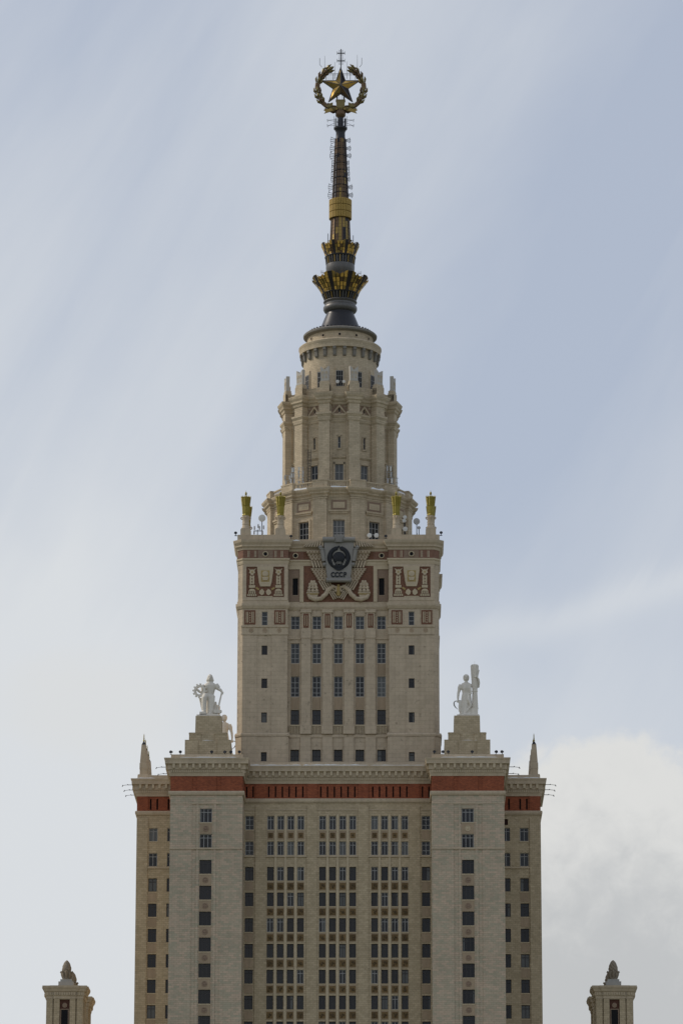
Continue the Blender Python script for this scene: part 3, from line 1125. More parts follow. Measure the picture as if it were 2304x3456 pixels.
def bays(poly):
    """(edge, angle of its outward normal from the front) of the recessed facet after each pier"""
    return [((poly[4 * k + 3], poly[(4 * k + 4) % 48]), radians(30 * (k + 1))) for k in range(12)]


def piers(poly):
    return [((poly[4 * k + 1], poly[4 * k + 2]), radians(15 + 30 * k)) for k in range(12)]


# --- lower drum
D1 = drum_poly(11.05, 2.15, 10.5)
m = MB()
for i in range(48):
    p, q2 = D1[i], D1[(i + 1) % 48]
    L = (Vector(p) - Vector(q2)).length
    h = [(L / 2 - .86, L / 2 + .86, 161.95, 164.76)] if i % 4 == 3 else []
    m.ewall(p, q2, 160.5, 168.5, h, .35)
m.build('drum_wall', 'drum_stone', BLD)
for (p, q2), a in bays(D1):
    if cos(a) < .0:
        continue
    mt = MB()
    o, d, n, L = mt.frame(p, q2)
    c = L / 2
    cc = o + d * c - n * .30
    window('drum_window', 1.72, 2.81, 'glass_mid', 'frame_pale', 2, (.33, .66), (cc.x, cc.y, 161.95), a)
    m = MB()
    m.ebox(p, q2, c - 1.18, c + 1.18, -.02, .05, 166.36, 167.85, 0)
    m.ebox(p, q2, c - .88, c + .88, .049, .09, 166.62, 167.52, 1)
    for k in range(3):
        m.ebox(p, q2, c - .6 + k * .45, c - .3 + k * .45, .089, .12, 166.8, 167.35, 2)
    m.build('terracotta_panel', ['pink_stone', 'white_stone', 'drum_stone'], BLD)
    mt.ebox(p, q2, c - 1.5, c + 1.5, -.02, .28, 166.0, 166.26)
    mt.ebox(p, q2, c - 1.38, c + 1.38, -.02, .15, 165.72, 166.0)
    for a_, b_ in ((-1.15, -.88), (.88, 1.15)):
        mt.ebox(p, q2, c + a_, c + b_, -.02, .1, 161.6, 164.8)
    mt.ebox(p, q2, c - 1.15, c + 1.15, -.02, .1, 164.8, 165.1)
    mt.build('window_surround', 'drum_stone', BLD)
m = MB()
m.plan(D1, [(-.5, 168.3), (.1, 168.3), (.18, 168.62), (.42, 168.8), (.42, 168.98), (.68, 169.3), (.76, 169.55), (.76, 169.66), (-.5, 169.78)])
m.plan(D1, [(-.5, 167.98), (.06, 167.98), (.1, 168.2), (-.5, 168.2)])
m.build('drum_cornice', 'drum_stone', BLD)
m = MB()
m.plan(D1, [(-.5, 169.7), (-.5, 170.02)])
m.build('terrace', 'grey_stone', BLD)
for (p, q2), a in piers(D1):
    m = MB()
    m.ebox(p, q2, -.1, 2.25, -.55, .08, 169.72, 170.75)
    m.ebox(p, q2, -.16, 2.31, -.62, .14, 170.75, 170.97)
    m.build('terrace_pier', 'drum_stone', BLD)
for (p, q2), a in bays(D1):
    if cos(a) < -.1:
        continue
    m = MB()
    o, d, n, L = m.frame(p, q2)
    m.ebox(p, q2, -.2, L + .2, -.1, .16, 169.7, 169.9)
    m.ebox(p, q2, -.2, L + .2, -.08, .14, 170.68, 170.86)
    k = 0
    nb = 10
    for k in range(nb):
        t = L * (k + .5) / nb
        c = o + d * t + n * .03
        m.lathe([(.07, 169.9), (.1, 170.12), (.05, 170.4), (.08, 170.68)], 6, (c.x, c.y))
    m.build('terrace_balustrade', 'white_stone', BLD)

# --- upper drum
D2 = drum_poly(8.78, 1.66, 7.5)
m = MB()
for i in range(48):
    p, q2 = D2[i], D2[(i + 1) % 48]
    L = (Vector(p) - Vector(q2)).length
    c = L / 2
    h = [(c - .63, c + .63, 171.74, 174.24), (c - .2, c + .2, 176.75, 178.55), (c - .13, c + .13, 182.42, 183.02)] if i % 4 == 3 else []
    m.ewall(p, q2, 169.8, 184.0, h, .3)
m.build('upper_drum_wall', 'drum_stone', BLD)
for (p, q2), a in bays(D2):
    if cos(a) < -.1:
        continue
    mt = MB()
    o, d, n, L = mt.frame(p, q2)
    c = L / 2
    cc = o + d * c - n * .26
    window('drum_window', 1.26, 2.5, 'glass_pale', 'frame_pale', 1, (.5,), (cc.x, cc.y, 171.74), a)
    window('slit_window', .4, 1.8, 'glass_mid', 'frame_pale', 0, (.5,), (cc.x, cc.y, 176.75), a)
    window('slit_window', .26, .6, 'glass_dark', 'frame_dark', 0, (.5,), (cc.x, cc.y, 182.42), a)
    # doorcase, hood, slit frame
    for s in (-1, 1):
        mt.ebox(p, q2, *sorted((c + s * .64, c + s * .86)), -.02, .1, 170, 174.5)
        mt.ebox(p, q2, *sorted((c + s * .2, c + s * .36)), -.02, .09, 176.6, 178.7)
        mt.ebox(p, q2, *sorted((c + s * 1.08, c + s * 1.5)), -.02, .45, 169.8, 181)
    mt.ebox(p, q2, c - .86, c + .86, -.02, .1, 174.25, 174.5)
    mt.ebox(p, q2, c - 1.04, c + 1.04, -.02, .25, 175.3, 175.48)
    mt.ebox(p, q2, c - 1.0, c + 1.0, -.02, .15, 175.15, 175.3)
    mt.ebox(p, q2, c - .36, c + .36, -.02, .09, 178.56, 178.72)
    mt.ebox(p, q2, c - .36, c + .36, -.02, .12, 176.5, 176.74)
    # gabled panel under the cornice
    m = MB()
    T = Matrix.Translation((o.x + d.x * c, o.y + d.y * c, 0)) @ Matrix.Rotation(a, 4, 'Z')
    m.T = T
    for s in (-1, 1):
        m.prism([(s * .14, 182.2), (s * 1.15, 182.2), (s * 1.15, 183.55), (s * .14, 183.55)], -.04, .02, 0)
        m.prism([(s * 1.15, 182.1), (s * .9, 182.1), (s * 0.0, 183.2), (s * 0, 183.5), (s * .05, 183.5)], -.14, -.041, 1)
        m.T = T @ Matrix.Translation((s * .86, -.04, 183.3)) @ Matrix.Rotation(pi / 2, 4, 'X')
        m.lathe([(.17, 0), (.17, .06), (.1, .06), (.09, .0)], 12, mi=1)
        m.T = T
    m.box(-.14, .14, -.04, .02, 183.04, 183.5, 0)
    m.build('gable_panel', ['pink_stone', 'white_stone'], BLD)
    mt.build('window_surround', 'drum_stone', BLD)
m = MB()
m.plan(D2, [(-.4, 180.8), (.08, 180.8), (.16, 181.2), (.16, 181.45), (.36, 181.8), (.36, 182.08), (.1, 182.16), (-.4, 182.16)])
m.build('band_moulding', 'drum_stone', BLD)
m = MB()
m.plan(D2, [(-.4, 183.55), (.12, 183.55), (.2, 183.9), (.4, 184.1), (.4, 184.35), (.6, 184.7), (.68, 185.0), (.68, 185.12), (-.4, 185.25)])
m.build('drum_cornice', 'drum_stone', BLD)
m = MB()
m.plan(D2, [(-.05, 185.1), (-.05, 186.45), (-.6, 186.45), (-.6, 185.1)], cap=False)
m.plan(D2, [(-.62, 185.0), (-.62, 185.4)])
m.build('drum_parapet', 'drum_stone', BLD)
CB = None
for (p, q2), a in piers(D2):
    o, d, n, L = MB().frame(p, q2)
    if CB is None:
        m = MB()
        m.box(-.78, .78, .02, 1.0, -1.7, -.35, 1)
        m.box(-.7, .7, .1, .95, -.35, .02, 1)
        m.box(-.64, .64, .12, .8, .0, .18, 0)
        m.prism([(-.6, .18), (.6, .18), (.66, 2.35), (.45, 2.2), (0, 1.75), (-.45, 2.2), (-.66, 2.35)], .16, .72, 0)
        for s in (-1, 1):
            m.prism([(s * .1, .45), (s * .42, .45), (s * .26, .95)], .13, .165, 1)
            m.prism([(s * .1, 1.0), (s * .42, 1.5), (s * .1, 1.5)], .13, .165, 1)
            m.prism([(s * .48, .9), (s * .48, 1.5), (s * .3, 1.2)], .13, .165, 1)
        CB = m.build('crown_block', ['crown_stone', 'drum_stone'], BLD)
        b = CB
    else:
        b = CB.copy()
        COL.objects.link(b)
        b.parent = BLD
    c = o + d * (L / 2)
    b.location = (c.x, c.y, 187.05)
    b.rotation_euler = (0, 0, a)

# --- topmost cylinder with corbels, ring gallery and rim
m = MB()
m.lathe([(5.62, 185.2), (5.62, 193.35)], 96)
m.build('cylinder_wall', 'drum_stone', BLD, smooth=True)
for k in range(-3, 4):
    a = radians(30 * k)
    m = MB()
    m.T = Matrix.Rotation(a, 4, 'Z') @ Matrix.Translation((0, -5.62, 0))
    m.box(-.72, .72, -.1, .1, 185.6, 190.1, 0)
    m.box(-.5, .5, -.16, -.1, 186.3, 189.45, 1)
    m.box(-.62, .62, -.14, -.101, 189.5, 190.0, 0)
    for x in (-.5, -.17, .17, .5):
        m.box(x - .03, x + .03, -.19, -.16, 186.3, 189.45, 2)
    for z in (187, 187.8, 188.6, 189.4):
        m.box(-.5, .5, -.185, -.16, z - .03, z + .03, 2)
    m.build('gallery_window', ['drum_stone', 'dark_void', 'frame_pale'], BLD)
CO = None
for k in range(24):
    if CO is None:
        m = MB()
        m.prism([(0, 0), (.0, 1.45), (.55, 1.45), (.55, 1.05), (.42, .9), (.34, .2), (.2, 0)], -.24, .24)
        m.v = [(y, -x, z) for x, y, z in m.v]
        CO = m.build('corbel', 'corbel_stone', BLD)
        b = CO
    else:
        b = CO.copy()
        COL.objects.link(b)
        b.parent = BLD
    a = radians(7.5 + 15 * k)
    b.location = (5.6 * sin(a), -5.6 * cos(a), 191.85)
    b.rotation_euler = (0, 0, a)
m = MB()
m.lathe([(5.5, 193.28), (6.2, 193.28), (6.22, 194.05), (6.34, 194.2), (6.34, 194.42), (6.2, 194.55), (5.0, 194.6)], 96)
m.build('ring_gallery', 'drum_stone', BLD, smooth=True)
m = MB()
m.lathe([(5.02, 194.5), (5.02, 196.15)], 96)
m.build('neck_wall', 'drum_stone', BLD, smooth=True)
for k in range(-3, 4):
    a = radians(30 * k)
    m = MB()
    m.T = Matrix.Rotation(a, 4, 'Z') @ Matrix.Translation((0, -5.02, 195.45)) @ Matrix.Rotation(pi / 2, 4, 'X')
    m.lathe([(.3, -.1), (.3, .08), (.2, .08), (.19, .0)], 16, mi=0)
    m.lathe([(.19, -.1), (.19, .03)], 16, mi=1)
    m.build('porthole', ['trim_stone', 'dark_void'], BLD)
m = MB()
m.lathe([(4.9, 196.05), (5.3, 196.1), (5.62, 196.25), (5.66, 196.5), (5.5, 196.66), (3.2, 196.95)], 96)
m.build('roof_rim', 'corbel_stone', BLD, smooth=True)
m = MB()
for k in range(48):
    a = 2 * pi * k / 48
    m.T = Matrix.Rotation(a, 4, 'Z')
    m.box(-.13, .13, -5.0, -4.8, 196.7, 197.05)
m.build('snow_guard', 'dark_metal', BLD)

# ------------------------------------------------------------------ spire
SP = thing('spire', 'tall bronze and gold spire with two flared crowns and a star in a wreath', 'spire', (0, 0, 196.9))


def sp(m, name, mats, smooth=False, parent=None):
    m.v = [(x, y, z - 196.9) for x, y, z in m.v]
    return m.build(name, mats, parent or SP, smooth)


m = MB()
m.lathe([(3.55, 196.85), (3.2, 197.5), (2.79, 198.43), (2.45, 199.3), (2.2, 199.9), (2.08, 200.2), (2.1, 200.35)], 48)
sp(m, 'flared_base', 'dark_metal', True)
m = MB()
m.lathe([(2.1, 200.3), (2.45, 200.5), (2.6, 200.8), (2.6, 201.15), (2.45, 201.4), (2.36, 201.5), (2.36, 201.75), (2.5, 201.85), (2.6, 202.0), (2.52, 202.15), (2.4, 202.2)], 48)
sp(m, 'torus_collar', 'grey_metal', True)


def arcade(z0, z1, r0_, r1_, n, name):
    m = MB()
    m.lathe([(r0_ - .12, z0), (r1_ - .12, z1)], 48, mi=0)
    m.lathe([(r1_ + .08, z1 - .18), (r1_ + .14, z1 - .05), (r1_ + .05, z1 + .08)], 48, mi=0)
    m.lathe([(r0_ - .02, z0 - .05), (r0_ + .04, z0 + .08), (r0_ - .02, z0 + .14)], 48, mi=0)
    for k in range(n):
        m.T = Matrix.Rotation(2 * pi * k / n, 4, 'Z')
        h = .06
        m.loft([[(-h, -r + .1, z), (h, -r + .1, z), (h, -r - .06, z), (-h, -r - .06, z)][::-1] for r, z in ((r0_, z0), (r1_, z1 - .15))], 1 if k % 3 else 2)
        m.T = None
    sp(m, name, ['dark_metal', 'grey_metal', 'gold_dim'])


arcade(202.15, 203.3, 2.35, 2.72, 36, 'colonnade')


def crown(zb, zt, rb, rt, tip, name, seed):
    """eight ribbed sections, each of two folded petals of gilded panes"""
    rnd = random.Random(seed)
    m = MB()
    N = 4
    for k in range(8):
        for hf in (0, 1):
            a0 = radians(45 * k - 18 + hf * 18)
            a1 = a0 + radians(18)
            for sub in range(2):
                b0, b1 = a0 + (a1 - a0) * sub / 2, a0 + (a1 - a0) * (sub + 1) / 2
                for j in range(N):
                    def P(a, t):
                        r = rb + (rt - rb) * (t ** 1.35)
                        e = abs((a - radians(45 * k)) / radians(18))       # 0 middle, 1 at the rib
                        fold = .10 * (1 - abs((abs(a - radians(45 * k)) / radians(9)) - 1))
                        z = zb + (zt - zb) * t + (tip * (e - .35) if t > .99 else 0)
                        rr = r + fold
                        return (rr * sin(a), -rr * cos(a), z)
                    t0, t1 = j / N, (j + 1) / N
                    x = rnd.random()
                    mi = 0 if x < .50 else (1 if x < .84 else 2)
                    g = .018
                    m.add([P(b0 + g, t0 + .02), P(b1 - g, t0 + .02), P(b1 - g, t1 - .0), P(b0 + g, t1 - .0)], [(0, 1, 2, 3)], mi)
        # dark rib
        a = radians(45 * k + 22.5)
        rib = []
        for j in range(N + 1):
            t = j / N
            r = rb + (rt - rb) * (t ** 1.35)
            z = zb + (zt - zb) * t + (tip * .45 if j == N else 0)
            hw = r * .115
            u, tt = Vector((sin(a), -cos(a), 0)), Vector((cos(a), sin(a), 0))
            c = Vector((0, 0, z)) + u * (r - .12)
            rib.append([tuple(c - tt * hw), tuple(c + tt * hw), tuple(c + tt * hw * .5 + u * .2), tuple(c - tt * hw * .5 + u * .2)][::-1])
        m.loft(rib, 3)
    m.lathe([(rb - .12 + (rt - rb) * (j / N) ** 1.35, zb + (zt - zb) * j / N) for j in range(N)] + [(rt - .22, zt - .1), (rt - .9, zt - .35)], 48, mi=3)
    sp(m, name, ['gold_pane', 'gold_dim', 'bronze_pane', 'dark_pane'])


crown(203.2, 205.55, 2.72, 4.28, .75, 'crown', 3)
m = MB()
m.lathe([(1.7, 205.2), (1.72, 206.0), (1.95, 206.5), (2.18, 207.1), (2.22, 207.6), (2.2, 208.0), (2.1, 208.1)], 48)
sp(m, 'bowl', 'grey_metal', True)
arcade(208.05, 209.3, 2.16, 2.28, 32, 'colonnade')
crown(209.25, 211.15, 2.2, 2.9, .5, 'crown', 5)
# ribbed shaft of panes
rnd = random.Random(11)


def shaft(z0, z1, r0_, r1_, rows, wts, name):
    m = MB()
    n = 16
    for k in range(n):
        a0, a1 = 2 * pi * (k - .5) / n, 2 * pi * (k + .5) / n
        x = rnd.random()
        for j in range(rows):
            t0, t1 = j / rows, (j + 1) / rows
            if rnd.random() < .28:
                x = rnd.random()
            mi = 0 if x < wts[0] else (1 if x < wts[1] else (2 if x < wts[2] else 3))
            P = []
            for a, t in ((a0, t0), (a1, t0), (a1, t1 - .006), (a0, t1 - .006)):
                r = r0_ + (r1_ - r0_) * t
                P.append((r * sin(a), -r * cos(a), z0 + (z1 - z0) * t))
            m.add(P, [(0, 1, 2, 3)], mi)
        a = 2 * pi * (k + .5) / n
        big = (k % 2 == 0)
        m.tube((r0_ * sin(a), -r0_ * cos(a), z0), (r1_ * sin(a), -r1_ * cos(a), z1), .10 if big else .05, n=6, mi=3 if k % 4 else 2)
    m.lathe([(r0_ - .06, z0), (r1_ - .06, z1)], 24, mi=3)
    sp(m, name, ['gold_dim', 'bronze_pane', 'bronze_pane', 'dark_pane'])


shaft(210.6, 215.5, 1.6, 1.40, 9, (.62, .85, .95), 'shaft')
shaft(218.5, 228.6, 1.22, .80, 16, (.16, .6, .8), 'shaft')
m = MB()
for t in (.12, .24, .36, .48, .6, .72, .84):
    r = 1.22 + (.8 - 1.22) * t + .07
    z = 218.5 + 10.1 * t
    m.lathe([(r, z - .06), (r + .03, z), (r, z + .06)], 24)
sp(m, 'ring_band', 'dark_pane')
m = MB()
m.lathe([(1.62, 215.5), (1.62, 218.6)], 48, mi=1)
for row in range(3):
    za = 215.5 + row * 1.04
    for k in range(40):
        m.T = Matrix.Rotation(2 * pi * k / 40, 4, 'Z')
        m.loft([[(-.105, -1.55, z), (-.105, -1.70, z), (-.06, -1.75, z), (.06, -1.75, z), (.105, -1.70, z), (.105, -1.55, z)] for z in (za + .03, za + .96)], 0)
        m.T = None
sp(m, 'antenna_drum', ['amber_band', 'amber_groove'])
m = MB()
m.lathe([(.78, 228.5), (.72, 229.0), (.70, 229.7), (.86, 230.05), (1.05, 230.25), (1.06, 230.45), (.7, 230.7), (.47, 230.8), (.45, 232.1)], 32)
sp(m, 'shaft_head', 'dark_metal', True)
m = MB()
m.lathe([(.45, 232.1), (.55, 232.2), (.78, 232.5), (.8, 233.0), (.6, 233.3), (.5, 233.45)], 32)
sp(m, 'brass_cup', 'bronze_pane', True)
m = MB()
m.box(-.66, .66, -.45, .45, 233.7, 234.95)
m.lathe([(.5, 233.3), (.66, 233.7)], 4, ph=pi / 4)
m.box(-.75, .75, -.5, .5, 234.85, 235.0)
sp(m, 'wreath_socket', 'gold_leaf')
# star: raised on both faces
m = MB()
CZ = 237.30
R1, R2, TH = 3.16, 1.22, .85
pts = []
for k in range(10):
    r = R1 if k % 2 == 0 else R2
    a = pi / 2 + k * pi / 5
    pts.append((r * cos(a), 0, CZ + r * sin(a)))
V = pts + [(0, -TH, CZ), (0, TH, CZ)]
F, MI = [], [3, 0, 1, 0, 2, 3, 0, 1, 2, 0]
tone = [1, 0, 1, 0, 1, 2, 3, 0, 0, 3]
for k in range(10):
    m.add([V[k], V[(k + 1) % 10], V[10]], [(1, 0, 2)], tone[k])
    m.add([V[k], V[(k + 1) % 10], V[11]], [(0, 1, 2)], tone[9 - k])
for k in range(10):           # raised metal edges
    m.tube(V[k], V[10], .07, .05, 5, 4)
    m.tube(V[k], V[(k + 1) % 10], .08, .08, 5, 4)
star = sp(m, 'star', ['gold_pane', 'gold_dim', 'bronze_pane', 'dark_pane', 'grey_metal'])
m = MB()
for s in (-1, 1):
    m.tube((s * .5, 0, 235.0), (s * .75, 0, 236.6), .09)
    m.tube((s * .45, -.3, 235.0), (s * .45, -.3, 236.0), .03)
    m.tube((s * .2, -.3, 235.0), (s * .2, -.3, 236.0), .02)
m.tube((-.5, -.3, 236.0), (.5, -.3, 236.0), .035)
sp(m, 'star_support', 'iron')
# wreath: two branches of leaves with bundles of ears at the tips
for s in (-1, 1):
    m = MB()
    rr = random.Random(2)
    WR, WZ = 3.62, 237.0
    stem = []
    for k in range(17):
        a = radians(-84 + k * 9.6)
        stem.append((s * WR * cos(a), 0, WZ + WR * 1.0 * sin(a)))
    m.path(stem, .2, 8, 3)
    for k in range(11):
        a = radians(-76 + k * 13.6)
        c = Vector((WR * cos(a), 0, WZ + WR * sin(a)))
        tan = Vector((-sin(a), 0, cos(a)))
        nor = Vector((cos(a), 0, sin(a)))
        bare = (k in (2, 6))
        ln = 1.15
        if bare:
            m.path([(s * (c - tan * .5).x, 0, (c - tan * .5).z), (s * (c + tan * .5).x, 0, (c + tan * .5).z)], .38, 8, 2, .7)
            continue
        for off, lean, y in ((.2, .44, -.24), (-.2, -.44, -.24), (.0, .0, -.4), (.2, .44, .24), (-.2, -.44, .24), (0, 0, .4)):
            b = c + nor * off - tan * .55
            tip = c + nor * (off + lean * .75) + tan * ln * (.62 if off else .8)
            mid = (b + tip) / 2 + nor * lean * .16
            wv = nor * .24 if not off else (nor * .2 + tan * .05)
            P = []
            ys = 1 if y > 0 else -1
            for pt, yy in ((b, y * .6), (mid - wv, y), (tip, y * .5), (mid + wv, y), (mid, y + ys * .12)):
                P.append((s * pt.x, yy, pt.z))
            fc = [(0, 1, 4), (1, 2, 4), (2, 3, 4), (3, 0, 4)]
            m.add(P, fc, 0 if rr.random() < .7 else 2)
            m.add([(p[0], p[1] * .55, p[2]) for p in P[:4]], [(0, 3, 2, 1)], 2)
    # ears bundle at the top end
    for k in range(3):
        b = Vector((s * (2.5 - .1 * k), -.2 + .2 * k, 240.2 - .28 * k))
        m.tube(b, b + Vector((-s * 1.05, 0, .72)), .06, .045, 6, 1)
        m.tube(b + Vector((0, .12, -.08)), b + Vector((-s * .95, .12, .6)), .045, .03, 6, 3)
    # ribbon at the foot
    m.prism([(s * .5, 233.75), (s * 1.4, 233.62), (s * 2.66, 233.34), (s * 2.3, 233.1), (s * 2.55, 232.75), (s * 1.3, 233.15), (s * .5, 233.4)], -.35, -.15, 1)
    m.prism([(s * 1.2, 234.0), (s * 2.05, 233.95), (s * 1.75, 234.4), (s * 1.2, 234.6)], -.3, .2, 0)
    sp(m, 'wreath_branch', ['gold_leaf', 'gold_dim', 'bronze_pane', 'dark_pane'])
# mast, rail and whip aerials above the star
m = MB()
m.tube((0.05, 0, 240.3), (0.05, 0, 243.5), .075)
for z in (241.55, 242.82):
    m.box(-.56, .66, -.05, .05, z - .07, z + .07)
    for x in (-.55, .65):
        m.tube((x, 0, z - .28), (x, 0, z + .34), .03, n=5)
for z in [240.95 + .21 * k for k in range(12)]:
    m.tube((-.26, 0, z), (.36, 0, z), .022, n=5)
    m.tube((0.05, -.3, z), (0.05, .3, z), .022, n=5)
for x in (-.22, .32):
    m.tube((x, 0, 240.9), (x, 0, 242.3), .02, n=5)
    m.tube((x, 0, 242.5), (x, 0, 243.4), .02, n=5)
sp(m, 'top_mast', 'iron')
m = MB()
for z in (239.62, 239.4):
    m.tube((-2.3, .5, z), (2.3, .5, z), .035, n=5)
for x in (-2.28, -1.15, 1.5, 2.3):
    m.tube((x, .5, 238.6), (x, .5, 239.64), .045, n=5)
for k in range(12):
    m.tube((-2.2 + k * .14, .5, 238.6), (-2.2 + k * .14, .5, 239.2), .012, n=4)
for x0, x1, z1 in ((-3.27, -2.9, 242.0), (3.29, 2.95, 242.05)):
    m.path([(x1, 0, 240.5), (x0, 0, 240.95), (x0, 0, z1)], .035, 5)
for x, z0, z1 in ((-2.48, 240.3, 242.4), (2.6, 240.3, 242.55), (-.9, 238.6, 241.4), (1.0, 238.6, 241.45)):
    m.tube((x, 0, z0), (x, 0, z1), .035, .02, 5)
sp(m, 'walkway_rail', 'iron')

# dipole arrays up the shaft
NUM = ['topmost', 'second', 'third', 'fourth', 'fifth', 'sixth', 'seventh', 'eighth', 'lowest']
DZ = [228.41, 227.1, 225.9, 224.75, 223.8, 222.95, 222.06, 220.76, 219.46]


def dipole(L):
    t = thing('dipole_antenna', '', 'antenna', group='dipole antennas up the spire')
    a = MB()
    for k, dz in enumerate((-.42, -.15, .13, .40)):
        x1 = L * (1 - .12 * abs(k - 1.5))
        y = -.25 + .16 * k
        a.tube((0, y, dz * .5), (x1, y, dz), .042, n=5)
    a.build('boom', 'iron', t)
    a = MB()
    for k, dz in enumerate((-.42, -.15, .13, .40)):
        x1 = L * (1 - .12 * abs(k - 1.5))
        y = -.25 + .16 * k
        a.tube((x1, y, dz - .15), (x1, y, dz + .15), .034, n=5)
    a.build('dipole_rods', 'iron', t)
    return t


dlong, dshort = dipole(.82), dipole(.45)
used = set()
for i, z in enumerate(DZ):
    r = 1.22 + (.8 - 1.22) * (z - 218.5) / 10.1
    for s in (-1, 1):
        src = dlong if i not in (3, 4, 5, 6) else dshort
        lab = '%s dipole antenna from the top on the %s side of the spire shaft' % (NUM[i], 'left' if s < 0 else 'right')
        if i in (0, 8):
            lab = '%s dipole antenna of the column on the %s side of the spire shaft' % (NUM[i], 'left' if s < 0 else 'right')
        loc = (s * (r - .05), 0, z)
        if src.name not in used:
            used.add(src.name)
            src.location = loc
            src.rotation_euler = (0, 0, pi if s < 0 else 0)
            src['label'] = lab
        else:
            instance(src, loc, pi if s < 0 else 0, lab)

# fold-out aerials under the wreath
for s in (-1, 1):
    t = thing('aerial', 'thin folded dipole aerial frame on the %s of the spire neck below the wreath' % ('left' if s < 0 else 'right'), 'antenna', (0, 0, 230.5), group='aerials at the spire neck')
    a = MB()
    for z0, z1 in ((.7, 1.25), (.7, .3)):
        a.tube((s * .45, 0, z0 + .3), (s * 2.0, 0, z1), .03, n=5)
        a.tube((s * .9, 0, z1 + .1), (s * 2.0, 0, z1), .025, n=5)
    a.build('boom', 'iron', t)
    a = MB()
    for z in (.3, 1.15):
        a.tube((s * 2.0, 0, z - .22), (s * 2.05, 0, z + .28), .04, n=5)
    a.tube((s * 1.0, 0, -.1), (s * 1.0, 0, 1.9), .03, n=5)
    a.build('dipole_rods', 'iron', t)
    t = thing('panel_antenna', 'grey panel antenna strapped to the %s of the spire neck' % ('left' if s < 0 else 'right'), 'antenna', (s * .72, -.3, 230.6), group='panel antennas at the spire neck')
    a = MB()
    a.box(-.16, .16, -.1, .1, .0, 1.3)
    a.box(-.12, .12, -.14, -.1, .1, 1.2)
    a.build('housing', 'grey_dish' if s < 0 else 'iron', t)
    a = MB()
    a.tube((0, .12, -.9), (0, .12, 1.9), .03)
    a.tube((-s * .3, .12, .7), (0, .12, .7), .03)
    a.build('pole', 'iron', t)
# whips on the crowns
for x, z0, z1, nm, where in ((-1.9, 211.4, 213.0, 'whip_antenna', 'left edge of the upper crown'), (2.0, 211.4, 212.7, 'whip_antenna', 'right edge of the upper crown')):
    t = thing(nm, 'dark whip antenna with small horn at the %s' % where, 'antenna', (x, -.6, z0), group='whip antennas on the upper crown')
    MB().tube((0, 0, -.3), (0, 0, z1 - z0), .05, n=6).build('rod', 'iron', t)
    a = MB()
    a.tube((0, 0, .45), (-.35 if x > 0 else .35, 0, .4), .04, n=6)
    a.tube((-.35 if x > 0 else .35, 0, .3), (-.35 if x > 0 else .35, 0, .55), .06, .14, 8)
    a.build('horn', 'iron', t)
for x, z, d, where in ((-2.4, 206.7, -1, 'left of the grey bowl'), (2.6, 206.5, 1, 'right of the grey bowl')):
    t = thing('yagi_antenna', 'thin yagi antenna rising from the lower crown %s' % where, 'antenna', (x, -.4, z - .9), group='yagi antennas on the lower crown')
    MB().tube((0, 0, -.2), (0, 0, 1.0), .035, n=5).build('rod', 'iron', t)
    a = MB()
    a.tube((0, 0, .9), (d * .62, 0, 1.05), .03, n=5)
    for k in range(3):
        a.tube((d * (.2 + .2 * k), 0, .68 + .04 * k), (d * (.2 + .2 * k), 0, 1.3 + .04 * k), .02, n=5)
    a.build('elements', 'iron', t)

# ------------------------------------------------------------------ coat of arms on the tower front
EY = YR - 1.05
EM = thing('coat_of_arms', 'grey metal shield with black wreath emblem and letters on the tower front', 'emblem', (0, EY, 154.1))


def em(m, name, mats, smooth=False, parent=None):
    m.v = [(x, y - EY, z - 154.1) for x, y, z in m.v]
    return m.build(name, mats, parent or EM, smooth)


m = MB()
m.prism([(-2.1, 160.8), (2.2, 160.8), (2.28, 160.1), (2.2, 159.4), (1.98, 157.2), (2.02, 156.8), (1.92, 156.2), (1.74, 154.5), (-1.62, 154.5), (-1.8, 156.2), (-1.9, 156.8), (-1.86, 157.2), (-2.08, 159.4), (-2.16, 160.1)], EY, EY + .55)
em(m, 'shield', 'emblem_metal')
m = MB()
m.loft([[(x, EY + .0 + .42 * cos(t), 160.72 + .42 * sin(t)) for t in [2 * pi * k / 14 for k in range(14)]] for x in (-2.35, -.55)])
m.loft([[(x, EY + .0 + .42 * cos(t), 160.72 + .42 * sin(t)) for t in [2 * pi * k / 14 for k in range(14)]] for x in (.65, 2.45)])
for k in range(9):
    x = -.55 + k * .15
    m.path([(.05 + (x) * .55, EY - .46, 160.25), (.05 + x * .8, EY - .5, 160.8), (.05 + x * 1.2, EY - .3, 161.38)], [.06, .07, .08], 6, 0)
m.box(-.62, .72, EY - .3, EY + .3, 160.3, 161.2)
em(m, 'top_scroll', 'emblem_metal', True)
for s in (-1, 1):
    m = MB()
    m.tube((.06 + s * 2.50, EY - .02, 159.2), (.06 + s * 2.22, EY - .02, 157.4), .33, .30, 14)
    m.tube((.06 + s * 2.50, EY - .02, 159.2), (.06 + s * 2.52, EY - .02, 159.35), .40, .36, 14)
    m.ball((.06 + s * 2.72, EY + .1, 159.55), .34, 10)
    m.ball((.06 + s * 2.12, EY + .15, 156.95), .36, 10)
    em(m, 'side_scroll', 'emblem_metal', True)
m = MB()
m.tube((-1.65, EY - .05, 154.5), (1.75, EY - .05, 154.5), .32, .32, 14)
for x in (-1.66, 1.76):
    m.tube((x - .12, EY - .05, 154.5), (x + .12, EY - .05, 154.5), .38, .38, 14)
em(m, 'bottom_scroll', 'emblem_metal', True)
